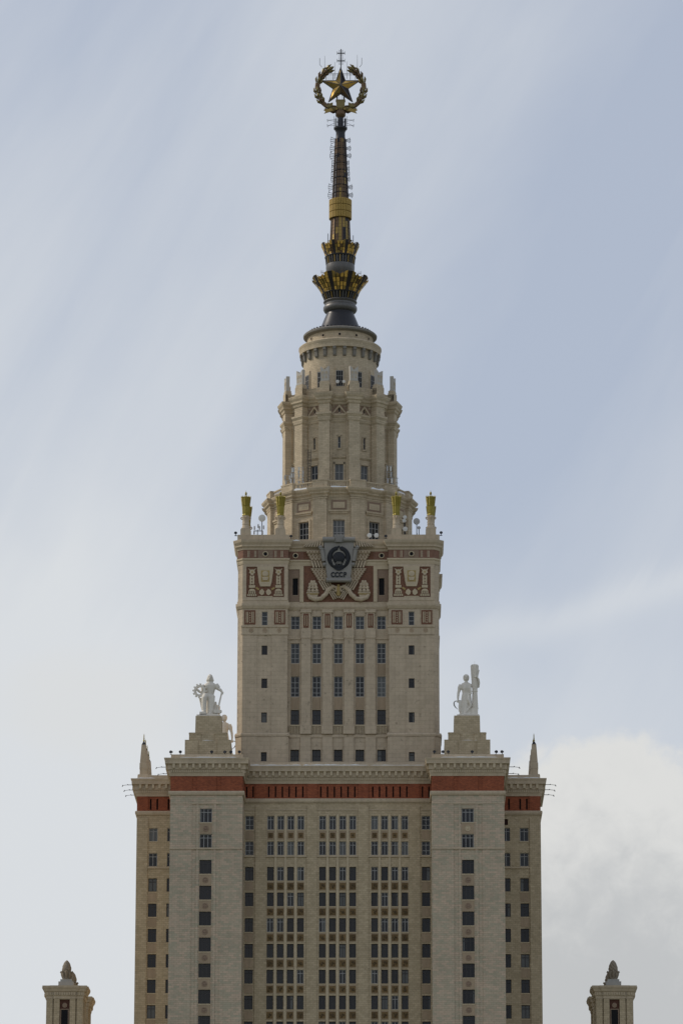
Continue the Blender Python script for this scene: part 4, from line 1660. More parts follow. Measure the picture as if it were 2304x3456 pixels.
# emblem: wreath of ears, globe, rising sun, star above
m = MB()
ec = (.06, 158.0)
for k in range(26):
    a = radians(-80 + 152 * k / 25)
    for s in (-1, 1):
        x, z = ec[0] + s * 1.34 * cos(a), ec[1] + 1.42 * sin(a)
        m.ball((x, EY - .06, z), .40 - .1 * max(0, sin(a)), 8, (1, .5, 1.1))
        m.tube((x, EY - .06, z), (x + s * .28 * cos(a) - s * .12 * sin(a), EY - .12, z + .28 * sin(a) + .14 * cos(a)), .1, .02, 5)
m.prism([(ec[0] - .85, 156.75), (ec[0] + .85, 156.75), (ec[0] + .7, 156.25), (ec[0] + .2, 156.0), (ec[0] - .2, 156.0), (ec[0] - .7, 156.25)], EY - .18, EY - .002)
em(m, 'wreath', 'emblem_black')
m = MB()
m.ball((ec[0], EY - .05, 157.9), .95, 24, (1, .35, 1))
em(m, 'globe', 'emblem_black', True)
m = MB()
for k in range(9):
    a = radians(30 + 15 * k)
    m.prism([(ec[0] + .25 * cos(a) - .02, 156.75 + .2 * sin(a)), (ec[0] + .62 * cos(a) - .04, 156.75 + .6 * sin(a)), (ec[0] + .62 * cos(a) + .04, 156.75 + .6 * sin(a)), (ec[0] + .25 * cos(a) + .02, 156.75 + .2 * sin(a))], EY - .3, EY - .22)
for s in (-1, 1):
    for d in (0, .16):
        m.prism([(ec[0] + s * (.5 + d), 156.75), (ec[0] + s * (.62 + d), 156.75), (ec[0] + s * (1.02 + d * .6), 157.75 - d), (ec[0] + s * (.94 + d * .6), 157.75 - d)], EY - .3, EY - .2)
em(m, 'sun_rays', 'emblem_metal')
m = MB()
m.prism([((.24 if k % 2 == 0 else .10) * cos(pi / 2 + k * pi / 5) + .03, 159.62 + (.24 if k % 2 == 0 else .10) * sin(pi / 2 + k * pi / 5)) for k in range(10)], EY - .15, EY - .002)
em(m, 'star', 'emblem_black')
for i, ch in enumerate('CCCP'):
    cu = bpy.data.curves.new('letter', 'FONT')
    cu.body = ch
    cu.size = 1.02
    cu.extrude = .05
    cu.offset = .04
    cu.align_x = 'CENTER'
    cu.materials.append(MAT['emblem_black'])
    tmp = bpy.data.objects.new('letter_text', cu)
    COL.objects.link(tmp)
    me = bpy.data.meshes.new_from_object(tmp.evaluated_get(bpy.context.evaluated_depsgraph_get()))
    bpy.data.objects.remove(tmp)
    bpy.data.curves.remove(cu)
    lo = bpy.data.objects.new('letter', me)
    COL.objects.link(lo)
    lo.parent = EM
    lo.location = (-.87 + i * .6 + .04, -.055, 155.02 - 154.1)
    lo.rotation_euler = (pi / 2, 0, 0)
    lo.scale = (.82, 1, 1)

# ------------------------------------------------------------------ gilded finials on the tower corners
t = thing('gilded_finial', 'x', 'finial', group='gilded sheaf finials on the tower corners')
m = MB()
m.box(-.76, .76, -.76, .76, 0, .95)
m.box(-.68, .68, -.68, .68, .95, 1.12)
m.lathe([(.66, 1.12), (.6, 1.35), (.5, 1.7), (.54, 1.78), (.54, 1.92), (.5, 2.0), (.52, 2.75), (.56, 2.85), (.56, 3.12)], 16)
for a in (0, pi / 2, pi, 3 * pi / 2):
    m.T = Matrix.Rotation(a, 4, 'Z')
    m.path([(.45, 0, 2.6), (.66, 0, 2.68), (.74, 0, 2.82), (.62, 0, 2.95), (.5, 0, 2.9)], .09, 6)
    m.box(.48, .55, -.06, .06, 2.1, 2.2)
    m.T = None
m.build('finial_pedestal', 'trim_stone', t, smooth=True)
m = MB()
prof = [(.5, 3.1), (.53, 3.25), (.47, 3.4), (.5, 3.6), (.52, 3.9), (.55, 4.6)]
for k in range(7):
    z = 4.62 + k * .2
    r = .56 + .022 * k
    prof += [(r, z), (r + .045, z + .12), (r + .01, z + .19)]
prof += [(.70, 5.98), (.6, 6.0), (.1, 6.12)]
n = 24
m.loft([[(r * (1 + (.06 if i % 2 else -.06)) * cos(2 * pi * i / n), r * (1 + (.06 if i % 2 else -.06)) * sin(2 * pi * i / n), z) for i in range(n)] for r, z in prof])
for k in range(14):
    a = 2 * pi * k / 14
    m.tube((.66 * cos(a), .66 * sin(a), 5.9), (.74 * cos(a), .74 * sin(a), 6.2), .09, .01, 5)
m.build('gilded_sheaf', 'gold_paint', t)
m = MB()
m.lathe([(.12, 6.05), (.06, 6.15), (.07, 6.25), (.05, 6.3), (.14, 6.45), (.17, 6.6), (.12, 6.78), (.03, 6.88), (.015, 7.1)], 12)
m.build('bud_tip', 'gold_paint', t, smooth=True)
spots = [(-13.78, YT + 1.0, 'front outer corner of the left pylon'), (-8.63, YT + 1.0, 'front inner corner of the left pylon'),
         (8.57, YT + 1.0, 'front inner corner of the right pylon'), (13.68, YT + 1.0, 'front outer corner of the right pylon'),
         (-13.78, YT + 6.9, 'half hidden rear outer corner of the left pylon'), (-8.63, YT + 6.9, 'hidden rear inner corner of the left pylon'),
         (8.57, YT + 6.9, 'hidden rear inner corner of the right pylon'), (13.78, YT + 6.9, 'half hidden rear outer corner of the right pylon')]
for i, (x, y, wh) in enumerate(spots):
    if 'hidden rear inner' in wh:
        continue
    lab = 'gilded sheaf finial on stone stand, %s' % wh
    if i == 0:
        t.location = (x, y, 161.45)
        t['label'] = lab
    else:
        instance(t, (x, y, 161.45), 0, lab)

# ------------------------------------------------------------------ obelisks along the wing roofs
t = thing('obelisk', 'x', 'obelisk', group='obelisks on the side wings')
m = MB()
sqr = lambda h, z: [(-h, -h, z), (h, -h, z), (h, h, z), (-h, h, z)]
m.loft([sqr(.54, 0), sqr(.52, .9)])
m.loft([sqr(.58, .9), sqr(.57, 1.8)])
m.loft([sqr(.50, 1.8), sqr(.47, 2.0)])
m.loft([sqr(.51, 2.0), sqr(.33, 4.6)])
for a in range(4):
    m.T = Matrix.Rotation(a * pi / 2, 4, 'Z')
    for x in (-.2, .2):
        m.box(x - .05, x + .05, -.56, -.5, .05, .8)
    m.T = None
m.build('obelisk_shaft', 'trim_stone', t)
m = MB()
m.loft([sqr(.34, 4.6), sqr(.3, 4.66), sqr(.12, 5.05)])
m.build('cap', 'dark_metal', t)
m = MB()
m.lathe([(.05, 5.0), (.08, 5.1), (.15, 5.18), (.15, 5.3), (.06, 5.42), (.09, 5.48), (.09, 5.55), (.06, 5.75), (.07, 5.95), (.02, 6.3)], 12)
m.build('gilded_spike', 'gold_paint', t, smooth=True)
ORD = ['foremost', 'second from the front', 'third from the front', 'rearmost']
first = True
for s in (-1, 1):
    for k in range(4):
        loc = (s * 28.9, YW + .9 + k * 4.25, 126.75)
        lab = 'stone obelisk with gilded spike, %s of the %s wing roof row' % (ORD[k], 'left' if s < 0 else 'right')
        if first:
            first = False
            t.location = loc
            t['label'] = lab
        else:
            instance(t, loc, 0, lab)
for s in (-1, 1):
    m = MB()
    for k in range(4):
        y = YW + .9 + k * 4.25
        m.box(s * 28.9 - .78, s * 28.9 + .78, y - .93, y + .8, 126.1, 126.75)
    m.build('obelisk_plinth', 'trim_stone', BLD)

# ------------------------------------------------------------------ statues


def finish_statue(m, name, parent, voxel=.055):
    o = m.build(name, 'statue_stone', parent, smooth=True)
    r = o.modifiers.new('remesh', 'REMESH')
    r.mode = 'VOXEL'
    r.voxel_size = voxel
    r.use_smooth_shade = True
    s = o.modifiers.new('smooth', 'SMOOTH')
    s.factor = .5
    s.iterations = 2
    return o


def ring(cx, cy, z, a, b, n=20, ridge=0.0, fr=9):
    return [(cx + a * (1 + ridge * sin(fr * 2 * pi * k / n)) * cos(2 * pi * k / n), cy + b * (1 + ridge * sin(fr * 2 * pi * k / n)) * sin(2 * pi * k / n), z) for k in range(n)]


def head(m, c, cap):
    x, y, z = c
    m.ball((x, y, z), .38, 16, (.80, .95, 1.12))
    m.ball((x, y - .1, z - .2), .27, 12, (.9, .95, .95))                 # jaw
    m.tube((x, y - .37, z + .05), (x, y - .45, z - .1), .05, .075, 6)     # nose
    m.box(x - .1, x + .1, y - .37, y - .3, z - .24, z - .2)               # mouth
    for s in (-1, 1):
        m.ball((x + s * .13, y - .31, z + .07), .055, 6)                  # brow and eye
        m.ball((x + s * .31, y + .02, z - .02), .09, 6, (.5, .8, 1.2))    # ear
    m.box(x - .22, x + .22, y - .38, y - .28, z + .12, z + .18)
    m.tube((x, y + .03, z - .3), (x, y + .05, z - .72), .2, .24, 10)      # neck


def hand(m, c, d, grip):
    """palm and five bent fingers closing round an axis"""
    c, d, grip = Vector(c), Vector(d).normalized(), Vector(grip).normalized()
    side = d.cross(grip).normalized()
    m.ball(tuple(c), .15, 8)
    for k, (o, ln) in enumerate(((-.12, .2), (-.04, .23), (.04, .22), (.12, .17))):
        b = c + grip * o + d * .08
        k1 = b + d * ln * .7 + side * .05
        k2 = k1 + side * .16 - d * .02
        k3 = k2 - d * .14
        m.path([tuple(b), tuple(k1), tuple(k2), tuple(k3)], [.05, .05, .045, .04], 6)
    m.path([tuple(c - grip * .1), tuple(c - grip * .16 + side * .14), tuple(c - grip * .05 + side * .22)], [.055, .05, .045], 6)


def worker(root):
    m = MB()
    head(m, (.08, -.15, 5.5), True)
    # hood or hat falling to the neck
    m.loft([ring(.08, .1, 4.95, .42, .3, 16), ring(.08, .06, 5.2, .54, .4, 16), ring(.08, .0, 5.6, .4, .42, 16), ring(.08, -.03, 5.9, .28, .33, 16), ring(.08, 0, 6.05, .1, .12, 16)])
    m.loft([ring(.06, 0, 2.95, .62, .45, 20), ring(.06, 0, 3.3, .56, .42, 20), ring(.08, 0, 3.9, .70, .48, 20), ring(.09, 0, 4.45, .88, .50, 20), ring(.09, .02, 4.72, .72, .42, 20), ring(.08, .02, 4.95, .3, .28, 20)])
    # arm on the hammer
    m.path([(.85, 0, 4.55), (1.05, -.02, 4.3), (1.25, -.08, 3.98), (1.55, -.25, 3.78), (1.72, -.35, 3.5)], [.34, .3, .24, .2, .14], 10)
    m.path([(.85, 0, 4.6), (1.05, 0, 4.3), (1.2, -.05, 4.08)], [.36, .36, .33], 10)
    # arm behind the gear
    m.path([(-.68, 0, 4.5), (-.85, .02, 4.1), (-1.0, -.02, 3.42), (-1.4, -.2, 3.65), (-1.72, -.3, 3.95)], [.33, .3, .22, .18, .14], 10)
    # straight leg under the long apron
    m.loft([ring(.17, -.1, .3, .53, .46, 24, .05, 6), ring(.17, -.12, 1.2, .50, .44, 24, .05, 6), ring(.2, -.12, 2.2, .54, .46, 24, .03, 6), ring(.12, -.05, 3.05, .66, .48, 24)])
    m.path([(.55, -.3, 3.0), (.62, -.38, 2.4), (.58, -.36, 1.6)], [.14, .16, .1], 8)
    # raised leg, foot on a block
    m.path([(-.28, -.1, 3.0), (-.58, -.62, 2.9), (-.62, -.7, 2.7), (-.66, -.62, 1.8), (-.68, -.58, .8)], [.46, .42, .38, .34, .28], 12)
    m.path([(-.68, -.5, .78), (-.7, -.95, .72)], [.2, .14], 8)
    m.path([(.1, -.3, .42), (.1, -.75, .38)], [.22, .15], 8)
    # cape hanging at the side
    m.loft([[(-1.4, .15, 2.75), (-.2, .0, 3.2), (-.2, .35, 3.2), (-1.4, .4, 2.75)][::-1], [(-1.2, .1, 1.8), (-.2, .0, 1.5), (-.2, .35, 1.5), (-1.2, .4, 1.8)][::-1], [(-1.05, .1, 1.15), (-.2, .05, .6), (-.2, .35, .6), (-1.05, .4, 1.15)][::-1]])
    hand(m, (1.74, -.38, 3.48), (-.1, -.1, -1), (.2, .3, 1))
    hand(m, (-1.76, -.32, 3.98), (-.6, -.2, .6), (.5, -.3, .8))
    finish_statue(m, 'figure', root)
    # gear wheel
    m = MB()
    n = 48
    m.T = Matrix.Translation((-1.27, -.42, 3.66)) @ Matrix.Rotation(radians(-14), 4, 'Z')
    oo = [(.80 * cos(2 * pi * k / n), .80 * sin(2 * pi * k / n)) for k in range(n)]
    ii = [(.50 * cos(2 * pi * k / n), .50 * sin(2 * pi * k / n)) for k in range(n)]
    m.loft([[(x, y, z) for x, z in q_] for q_, y in ((oo, -.14), (oo, .14), (ii, .14), (ii, -.14), (oo, -.14))], cap=False)
    for k in range(12):
        m.T = Matrix.Translation((-1.27, -.42, 3.66)) @ Matrix.Rotation(radians(-14), 4, 'Z') @ Matrix.Rotation(2 * pi * k / 12 + .1, 4, 'Y')
        m.box(.76, 1.0, -.13, .13, -.1, .1)
    m.T = None
    m.build('gear_wheel', 'statue_stone', root)
    m = MB()
    m.tube((1.74, -.36, 3.62), (1.18, -.5, 1.0), .10, .12, 10)
    m.prism([(.62, .55), (1.5, .5), (1.74, .7), (1.72, .92), (.66, 1.02)], -.85, -.35)
    m.build('sledgehammer', 'statue_stone', root)
    m = MB()
    m.prism([(.6, .3), (1.25, .3), (1.15, 1.1), (1.05, 1.6), (.98, 2.25), (.76, 2.25), (.66, 1.6)], 0, .7)
    m.box(-1.25, -.36, -1.05, -.1, .2, .66)
    m.build('anvil_block', 'statue_stone', root)
    m = MB()
    m.box(-1.62, 1.55, -1.25, 1.25, 0, .22)
    m.box(-1.25, 1.25, -1.05, 1.05, .22, .36)
    m.build('statue_base', 'statue_stone', root)


def harvester(root):
    m = MB()
    head(m, (-.2, -.12, 5.62), False)
    m.loft([ring(-.2, .08, 5.2, .3, .3, 16), ring(-.2, .05, 5.45, .42, .4, 16), ring(-.2, .02, 5.8, .43, .43, 16), ring(-.2, 0, 6.02, .3, .32, 16), ring(-.2, 0, 6.12, .08, .1, 16)])
    m.path([(-.52, -.3, 5.78), (-.2, -.44, 5.86), (.12, -.3, 5.78)], .07, 8)
    m.loft([ring(-.18, 0, 3.2, .60, .42), ring(-.18, 0, 3.5, .58, .4), ring(-.2, -.03, 4.1, .66, .5), ring(-.22, 0, 4.5, .74, .45), ring(-.22, .02, 4.78, .66, .38), ring(-.2, .02, 5.0, .26, .26)])
    # skirt with slanting folds
    n = 36
    rings = []
    for t in range(9):
        u = t / 8
        z = 3.35 - u * 3.1
        cxx = -.17 - .12 * u
        a = .60 + .30 * u ** .7
        b = .44 + .3 * u
        rings.append([(cxx + a * (1 + .035 * sin(9 * 2 * pi * k / n + u * 3.5)) * cos(2 * pi * k / n), b * (1 + .09 * sin(9 * 2 * pi * k / n + u * 3.5)) * sin(2 * pi * k / n), z) for k in range(n)])
    m.loft(rings[::-1])
    m.path([(.2, -.4, 3.2), (.1, -.62, 2.4), (.45, -.7, 1.6), (-.3, -.66, .5)], [.14, .2, .18, .1], 8)
    m.path([(.3, -.3, 4.6), (.35, -.42, 4.0), (.42, -.4, 3.3), (.1, -.5, 3.15)], [.16, .18, .16, .1], 8)
    # arm with the sickle
    m.path([(-.95, 0, 4.55), (-1.12, 0, 4.1), (-1.3, -.05, 3.45), (-1.36, -.15, 2.8), (-1.35, -.2, 2.4)], [.3, .26, .19, .16, .12], 10)
    m.path([(-.9, 0, 4.62), (-1.05, 0, 4.3), (-1.14, 0, 4.02)], [.32, .33, .31], 10)
    # arm round the sheaf
    m.path([(.48, .05, 4.6), (1.0, .35, 4.4), (1.52, .1, 4.4), (1.58, -.1, 4.9), (1.5, -.3, 5.4), (1.28, -.45, 5.62)], [.28, .24, .2, .18, .15, .11], 10)
    m.path([(-1.1, -.25, 2.4), (-1.12, -.3, 1.6), (-1.16, -.3, .8)], [.12, .2, .14], 8)
    for s, x in ((-1, -.55), (1, .05)):
        m.path([(x, -.5, .36), (x, -.85, .32)], [.18, .12], 8)
    hand(m, (-1.36, -.22, 2.3), (0, -.15, -1), (1, -.3, 0))
    hand(m, (1.22, -.48, 5.66), (-.8, -.3, .3), (.2, .1, 1))
    finish_statue(m, 'figure', root)
    m = MB()
    m.path([(-1.0, -.3, 2.36), (-1.5, -.3, 2.3), (-1.8, -.3, 2.25), (-1.94, -.3, 2.02), (-1.9, -.3, 1.7), (-1.72, -.3, 1.4), (-1.38, -.3, 1.1)], [.07, .06, .07, .09, .09, .07, .02], 8)
    m.build('sickle', 'grey_stone', root, smooth=True)
    m = MB()
    n = 28
    prof = [(.46, 1.2), (.42, 1.6), (.36, 2.9), (.33, 3.6), (.38, 3.65), (.38, 3.8), (.33, 3.85), (.40, 4.4), (.42, 5.2), (.44, 5.5), (.50, 6.3), (.53, 7.3), (.45, 7.45), (.2, 7.5)]
    m.loft([[(1.0 + r * (1 + .07 * (-1) ** k) * cos(2 * pi * k / n), r * (1 + .07 * (-1) ** k) * sin(2 * pi * k / n), z) for k in range(n)] for r, z in prof])
    m.prism([(1.45, 5.7), (1.68, 6.72), (1.5, 6.65), (1.3, 5.9)], -.2, .2)
    m.prism([(.56, 5.6), (.5, 6.3), (.6, 6.2), (.72, 5.6)], -.2, .2)
    m.tube((1.0, 0, 7.4), (1.0, 0, 7.95), .02, .01, 5)
    m.build('wheat_sheaf', 'statue_stone', root)
    m = MB()
    m.box(.3, 1.42, -.55, .6, .2, 1.25)
    m.box(-1.55, 1.58, -1.2, 1.2, 0, .22)
    m.box(-1.3, 1.45, -1.0, 1.0, .22, .3)
    m.build('statue_base', 'statue_stone', root)


ZP = 132.98
st = thing('worker_statue', 'grey stone statue of a worker with gear wheel and sledgehammer on left pedestal', 'statue', (PED[0][0] + .02, PED[0][1] - .3, ZP))
worker(st)
st.scale = (1.08, 1.08, 1.08)
st = thing('harvester_statue', 'grey stone statue of a woman with sickle and tall wheat sheaf on right pedestal', 'statue', (PED[1][0] + .15, PED[1][1] - .3, ZP))
harvester(st)
st.scale = (1.04, 1.04, 1.06)
st2 = instance(st, (PED[2][0] + .9, PED[2][1] - 7.5, ZP), pi, 'pale stone statue half hidden behind the left stepped pedestal')

# ------------------------------------------------------------------ turrets of the side wings


def turret():
    t = thing('turret', 'x', 'turret', group='stone turrets of the flanking wings')
    H = 2.65
    m = MB()
    m.box(-H + .3, H - .3, -H + .3, H - .3, 0, 93.3)
    for sx in (-1, 1):
        for sy in (-1, 1):
            m.box(sx * 2.2 - .45, sx * 2.2 + .45, sy * 2.2 - .45, sy * 2.2 + .45, 0, 93.0)
    for a in range(4):
        m.T = Matrix.Rotation(a * pi / 2, 4, 'Z')
        for x in (-1.15, 1.15):
            m.box(x - .42, x + .42, -H - .12, -H + .5, 0, 92.99)
        m.box(-1.56, 1.56, -H - .14, -H + .5, 92.9, 93.6)
        m.T = None
    m.build('shaft', 'facade_tile', t)
    for a in (0, 1, 3):
        m = MB()
        m.T = Matrix.Rotation(a * pi / 2, 4, 'Z')
        m.box(-.73, .73, -H + .1, -H + .32, 80, 92.89, 0)
        p = m.build('brick_panel', 'niche_brick', t)
        m = MB()
        T = Matrix.Rotation(a * pi / 2, 4, 'Z')
        m.T = T @ Matrix.Translation((0, -H + .1, 92.05)) @ Matrix.Rotation(pi / 2, 4, 'X')
        m.lathe([(.37, -.02), (.36, .06), (.05, .1)], 20)
        m.build('roundel', 'pink_stone', p)
        m = MB()
        m.T = T
        for x in (-.56, .56):
            m.box(x - .07, x + .07, -H + .02, -H + .12, 80, 91.4)
        m.box(-.63, .63, -H + .02, -H + .12, 91.4, 91.54)
        m.build('door_frame', 'pink_stone', p)
        m = MB()
        m.T = T
        m.box(-.49, .49, -H + .06, -H + .12, 80, 91.39)
        m.build('doorway', 'dark_void', p)
    P = []
    for k in range(4):
        a = k * pi / 2
        for x, y in ((-H, -H), (-1.57, -H), (-1.57, -H - .14), (1.57, -H - .14), (1.57, -H)):
            P.append((x * cos(a) - y * sin(a), x * sin(a) + y * cos(a)))
    m = MB()
    m.plan(P, [(-.5, 93.0), (.06, 93.0), (.08, 93.35), (.16, 93.45), (.16, 93.95), (.3, 94.05), (.42, 94.35), (.56, 94.55), (.6, 94.85), (-.5, 95.0)])
    m.build('cornice', 'trim_stone', t)
    m = MB()
    for i in range(len(P)):
        p, q_ = P[i], P[(i + 1) % len(P)]
        o, d, n, L = m.frame(p, q_)
        c = int(round(L / .36))
        for k in range(c):
            m.ebox(p, q_, (k + .22) * L / c, (k + .78) * L / c, .1, .3, 93.5, 93.93)
    m.build('dentil_course', 'white_stone', t)
    return t


def cone_finial():
    t = thing('cone_finial', 'x', 'finial', group='stone cone finials on the turrets')
    m = MB()
    m.box(-1.1, 1.1, -1.1, 1.1, 0, .82)
    m.box(-.84, .84, -.84, .84, .82, 1.18)
    m.build('finial_base', 'grey_stone', t)
    m = MB()
    m.lathe([(.6, 1.18), (.62, 1.35), (.5, 1.5), (.6, 1.9), (.68, 2.3), (.6, 2.4)], 20)
    for k in range(8):
        m.T = Matrix.Rotation(2 * pi * k / 8, 4, 'Z')
        m.path([(.5, 0, 1.4), (.66, 0, 1.9), (.72, 0, 2.3), (.86, 0, 2.42), (.9, 0, 2.28), (.82, 0, 2.2)], [.16, .2, .18, .12, .1, .06], 6)
        m.T = None
    m.build('leaf_cup', 'cone_stone', t)
    m = MB()
    n, R_ = 28, 22
    rings = []
    for j in range(R_ + 1):
        u = j / R_
        r = .69 * (sin(pi * (.12 + .88 * (1 - u) ** .75)) ** .62 if u < 1 else 0.02)
        r = .70 * max(.02, (1 - u ** 2.1)) ** .62 * (.86 + .14 * min(1, u * 4))
        rings.append([(r * (1 + .06 * sin(7 * (2 * pi * i / n) + j * .9)) * cos(2 * pi * i / n), r * (1 + .06 * sin(7 * (2 * pi * i / n) + j * .9)) * sin(2 * pi * i / n), 2.3 + 1.78 * u) for i in range(n)])
    m.loft(rings)
    m.build('cone', 'cone_stone', t)
    return t


tu, cf = turret(), cone_finial()
for i, (x, y, wh) in enumerate(((-39.7, -7.3, 'front'), (-39.7, 3.7, 'rear'), (40.1, -7.3, 'front'), (40.1, 3.7, 'rear'))):
    sd = 'left' if x < 0 else 'right'
    if i % 2 == 0:
        la = 'stone turret with brick niche, nearer of the pair %s of the tower' % sd
        lb = 'stone cone finial on the nearer turret %s of the tower' % sd
    else:
        la = 'stone turret peeking out behind the nearer turret %s of the tower' % sd
        lb = 'stone cone finial half hidden behind another cone, %s of the tower' % sd
    if i == 0:
        tu.location, cf.location = (x, y, 0), (x, y, 94.95)
        tu['label'], cf['label'] = la, lb
    else:
        instance(tu, (x, y, 0), 0, la)
        instance(cf, (x, y, 94.95), 0, lb)

# ------------------------------------------------------------------ dishes and aerials on the tower roofs


def dish(name, label, pos, r, base_z, yaw=0.0, mat='white_dish', group=None, deep=True):
    t = thing(name, label, 'satellite dish', (pos[0], pos[1], base_z), 0, group)
    h = pos[2] - base_z
    m = MB()
    m.T = Matrix.Translation((0, 0, h)) @ Matrix.Rotation(yaw, 4, 'Z') @ Matrix.Rotation(pi / 2, 4, 'X')
    d = .55 * r if deep else .3 * r
    m.lathe([(r * .35, -d - .1), (r * .85, -d), (r * .98, -d * .6), (r, 0), (r * .96, .03), (r * .5, .06), (r * .03, .07)], 28)
    m.build('reflector', mat, t, smooth=True)
    m = MB()
    m.tube((0, d + .1, 0), (0, d + .1, h + r * .2), .06, n=8)
    m.tube((0, d + .1, h), (0, .05, h), .07, n=8)
    m.tube((0, d + .1, h * .6), (.35 if h > .8 else .1, d + .5, 0), .035, n=6)
    m.build('mast', 'iron', t)
    return t


G1 = 'round dishes on the tower roof'
RZ = 160.85
dish('satellite_dish', 'big white round dish on mast between the two finials of left pylon', (-11.47, -11, 164.95), .54, RZ, radians(-12), group=G1)
dish('satellite_dish', 'white round dish, upper of two stacked beside right inner finial', (9.85, -10.2, 165.25), .29, RZ, group=G1)
dish('satellite_dish', 'white round dish, lower of two stacked beside right inner finial', (9.74, -10.6, 164.6), .29, RZ, group=G1)
dish('satellite_dish', 'mid sized white dish low beside right inner finial, below two stacked dishes', (9.89, -10.9, 163.25), .37, RZ, group=G1)
dish('satellite_dish', 'big grey drum dish on mast near right outer finial', (11.61, -10.5, 164.54), .50, RZ, radians(18), 'grey_dish', G1)
dish('satellite_dish', 'small grey dish on dark post under the big grey drum dish', (11.95, -10.9, 163.45), .25, RZ, radians(20), 'grey_dish', G1)
dish('satellite_dish', 'left one of two white dishes right of the shield, before a window', (4.57, -12.7, 161.82), .35, 160.98, group=G1)
dish('satellite_dish', 'right one of two white dishes right of the shield, before a window', (5.61, -12.7, 161.82), .35, 160.98, group=G1)
dish('satellite_dish', 'left one of two small white dishes before the gallery window', (-.29, -7.1, 187.3), .27, 185.4, group='small dishes on the upper gallery')
dish('satellite_dish', 'right one of two small white dishes before the gallery window', (.67, -7.1, 187.28), .25, 185.4, group='small dishes on the upper gallery')


def rack(label, x, y, z, h, wid, rows, seed, dishes=0):
    rr = random.Random(seed)
    t = thing('antenna_rack', label, 'antenna', (x, y, z), 0, 'antenna racks on the drum terrace')
    m = MB()
    for dx in (-wid / 2, wid / 2):
        m.tube((dx, 0, 0), (dx, 0, h), .04, n=6)
    for k in range(rows + 1):
        zz_ = .4 + (h - .5) * k / rows
        m.tube((-wid / 2 - .2, 0, zz_), (wid / 2 + .2, 0, zz_), .03, n=6)
    m.build('frame', 'grey_dish', t)
    for k in range(rows):
        for dx in (-wid / 2, wid / 2):
            if rr.random() < .8:
                m = MB()
                zz_ = .45 + (h - .6) * (k + .2) / rows
                xx = dx + rr.uniform(-.12, .12)
                m.box(xx - .11, xx + .11, -.2, -.06, zz_, zz_ + (h - .6) / rows * .72)
                m.box(xx - .04, xx + .04, -.06, 0, zz_ + .1, zz_ + .2)
                m.build('panel', 'grey_dish' if rr.random() < .55 else 'white_dish', t)
    for k in range(dishes):
        m = MB()
        xx, zz_, r = rr.uniform(-wid / 2 - .2, wid / 2 + .2), rr.uniform(.4, h * .6), rr.uniform(.18, .32)
        m.T = Matrix.Translation((xx, -.3, zz_)) @ Matrix.Rotation(rr.uniform(-.5, .5), 4, 'Z') @ Matrix.Rotation(pi / 2, 4, 'X')
        m.lathe([(r * .4, -.22), (r * .9, -.16), (r, 0), (r * .1, .04)], 16)
        m.build('dish', 'grey_dish' if rr.random() < .5 else 'white_dish', t)
    return t


rack('crowded antenna rack with small dishes at far left of the drum terrace', -7.75, -6.3, 169.9, 3.0, .7, 3, 1, 4)
rack('tall thin antenna rack standing second from left on the drum terrace', -7.0, -7.0, 169.9, 4.0, .35, 4, 2, 0)
rack('white panel antenna rack in a neat grid on the drum terrace left side', -5.8, -7.9, 169.9, 3.8, .62, 6, 3, 0)
rack('tall dark antenna rack at the right of the drum terrace', 7.5, -6.4, 169.9, 4.4, .6, 4, 5, 1)
rack('low crowded antenna rack with dishes at far right of the drum terrace', 8.35, -5.3, 169.9, 2.8, .75, 3, 6, 5)
for x, y, h, lb in ((-4.45, -8.9, 6.2, 'dark lattice ladder beside the left drum window'), (7.75, -4.9, 4.6, 'dark lattice ladder at the right edge of the drum')):
    t = thing('ladder', lb, 'ladder', (x, y, 169.9), 0, 'steel ladders on the drum')
    m = MB()
    for dx in (-.22, .22):
        m.tube((dx, 0, 0), (dx, 0, h), .04, n=5)
    m.build('rails', 'iron', t)
    m = MB()
    for k in range(int(h / .42)):
        m.tube((-.22, 0, .3 + k * .42), (.22, 0, .3 + k * .42), .03, n=5)
    m.build('rungs', 'iron', t)
t = thing('panel_antenna', 'cluster of small panel antennas on a post beside the big left dish', 'antenna', (-12.1, -11.4, RZ), 0)
m = MB()
m.tube((0, 0, 0), (0, 0, 2.2), .06, n=6)
m.tube((-.5, 0, 2.0), (.7, 0, 2.0), .06, n=6)
m.build('post', 'iron', t)
for x, z in ((-.5, 1.5), (-.45, 2.2), (.1, 2.5), (.3, 2.2), (.9, 2.3), (.75, 1.5)):
    m = MB()
    m.box(x - .1, x + .1, -.12, .08, z, z + .5)
    m.tube((x, .05, z - .1), (x, .05, z + .6), .03, n=5)
    m.build('panel', 'grey_dish', t)

# ------------------------------------------------------------------ floodlights and lamp arms


def floodlight():
    t = thing('floodlight', 'x', 'floodlight', group='floodlights on the parapets')
    m = MB()
    m.tube((0, 0, 0), (0, 0, .28), .05, n=6)
    m.box(-.2, .2, -.05, .05, 0, .05)
    m.build('bracket', 'iron', t)
    m = MB()
    m.loft([[(.22 * cos(2 * pi * k / 10) * a, b, .42 + .2 * sin(2 * pi * k / 10) * a + .1 * b) for k in range(10)] for a, b in ((.5, .28), (1, .0), (1.1, -.16))][::-1])
    m.build('lamp_head', 'dark_metal', t)
    return t


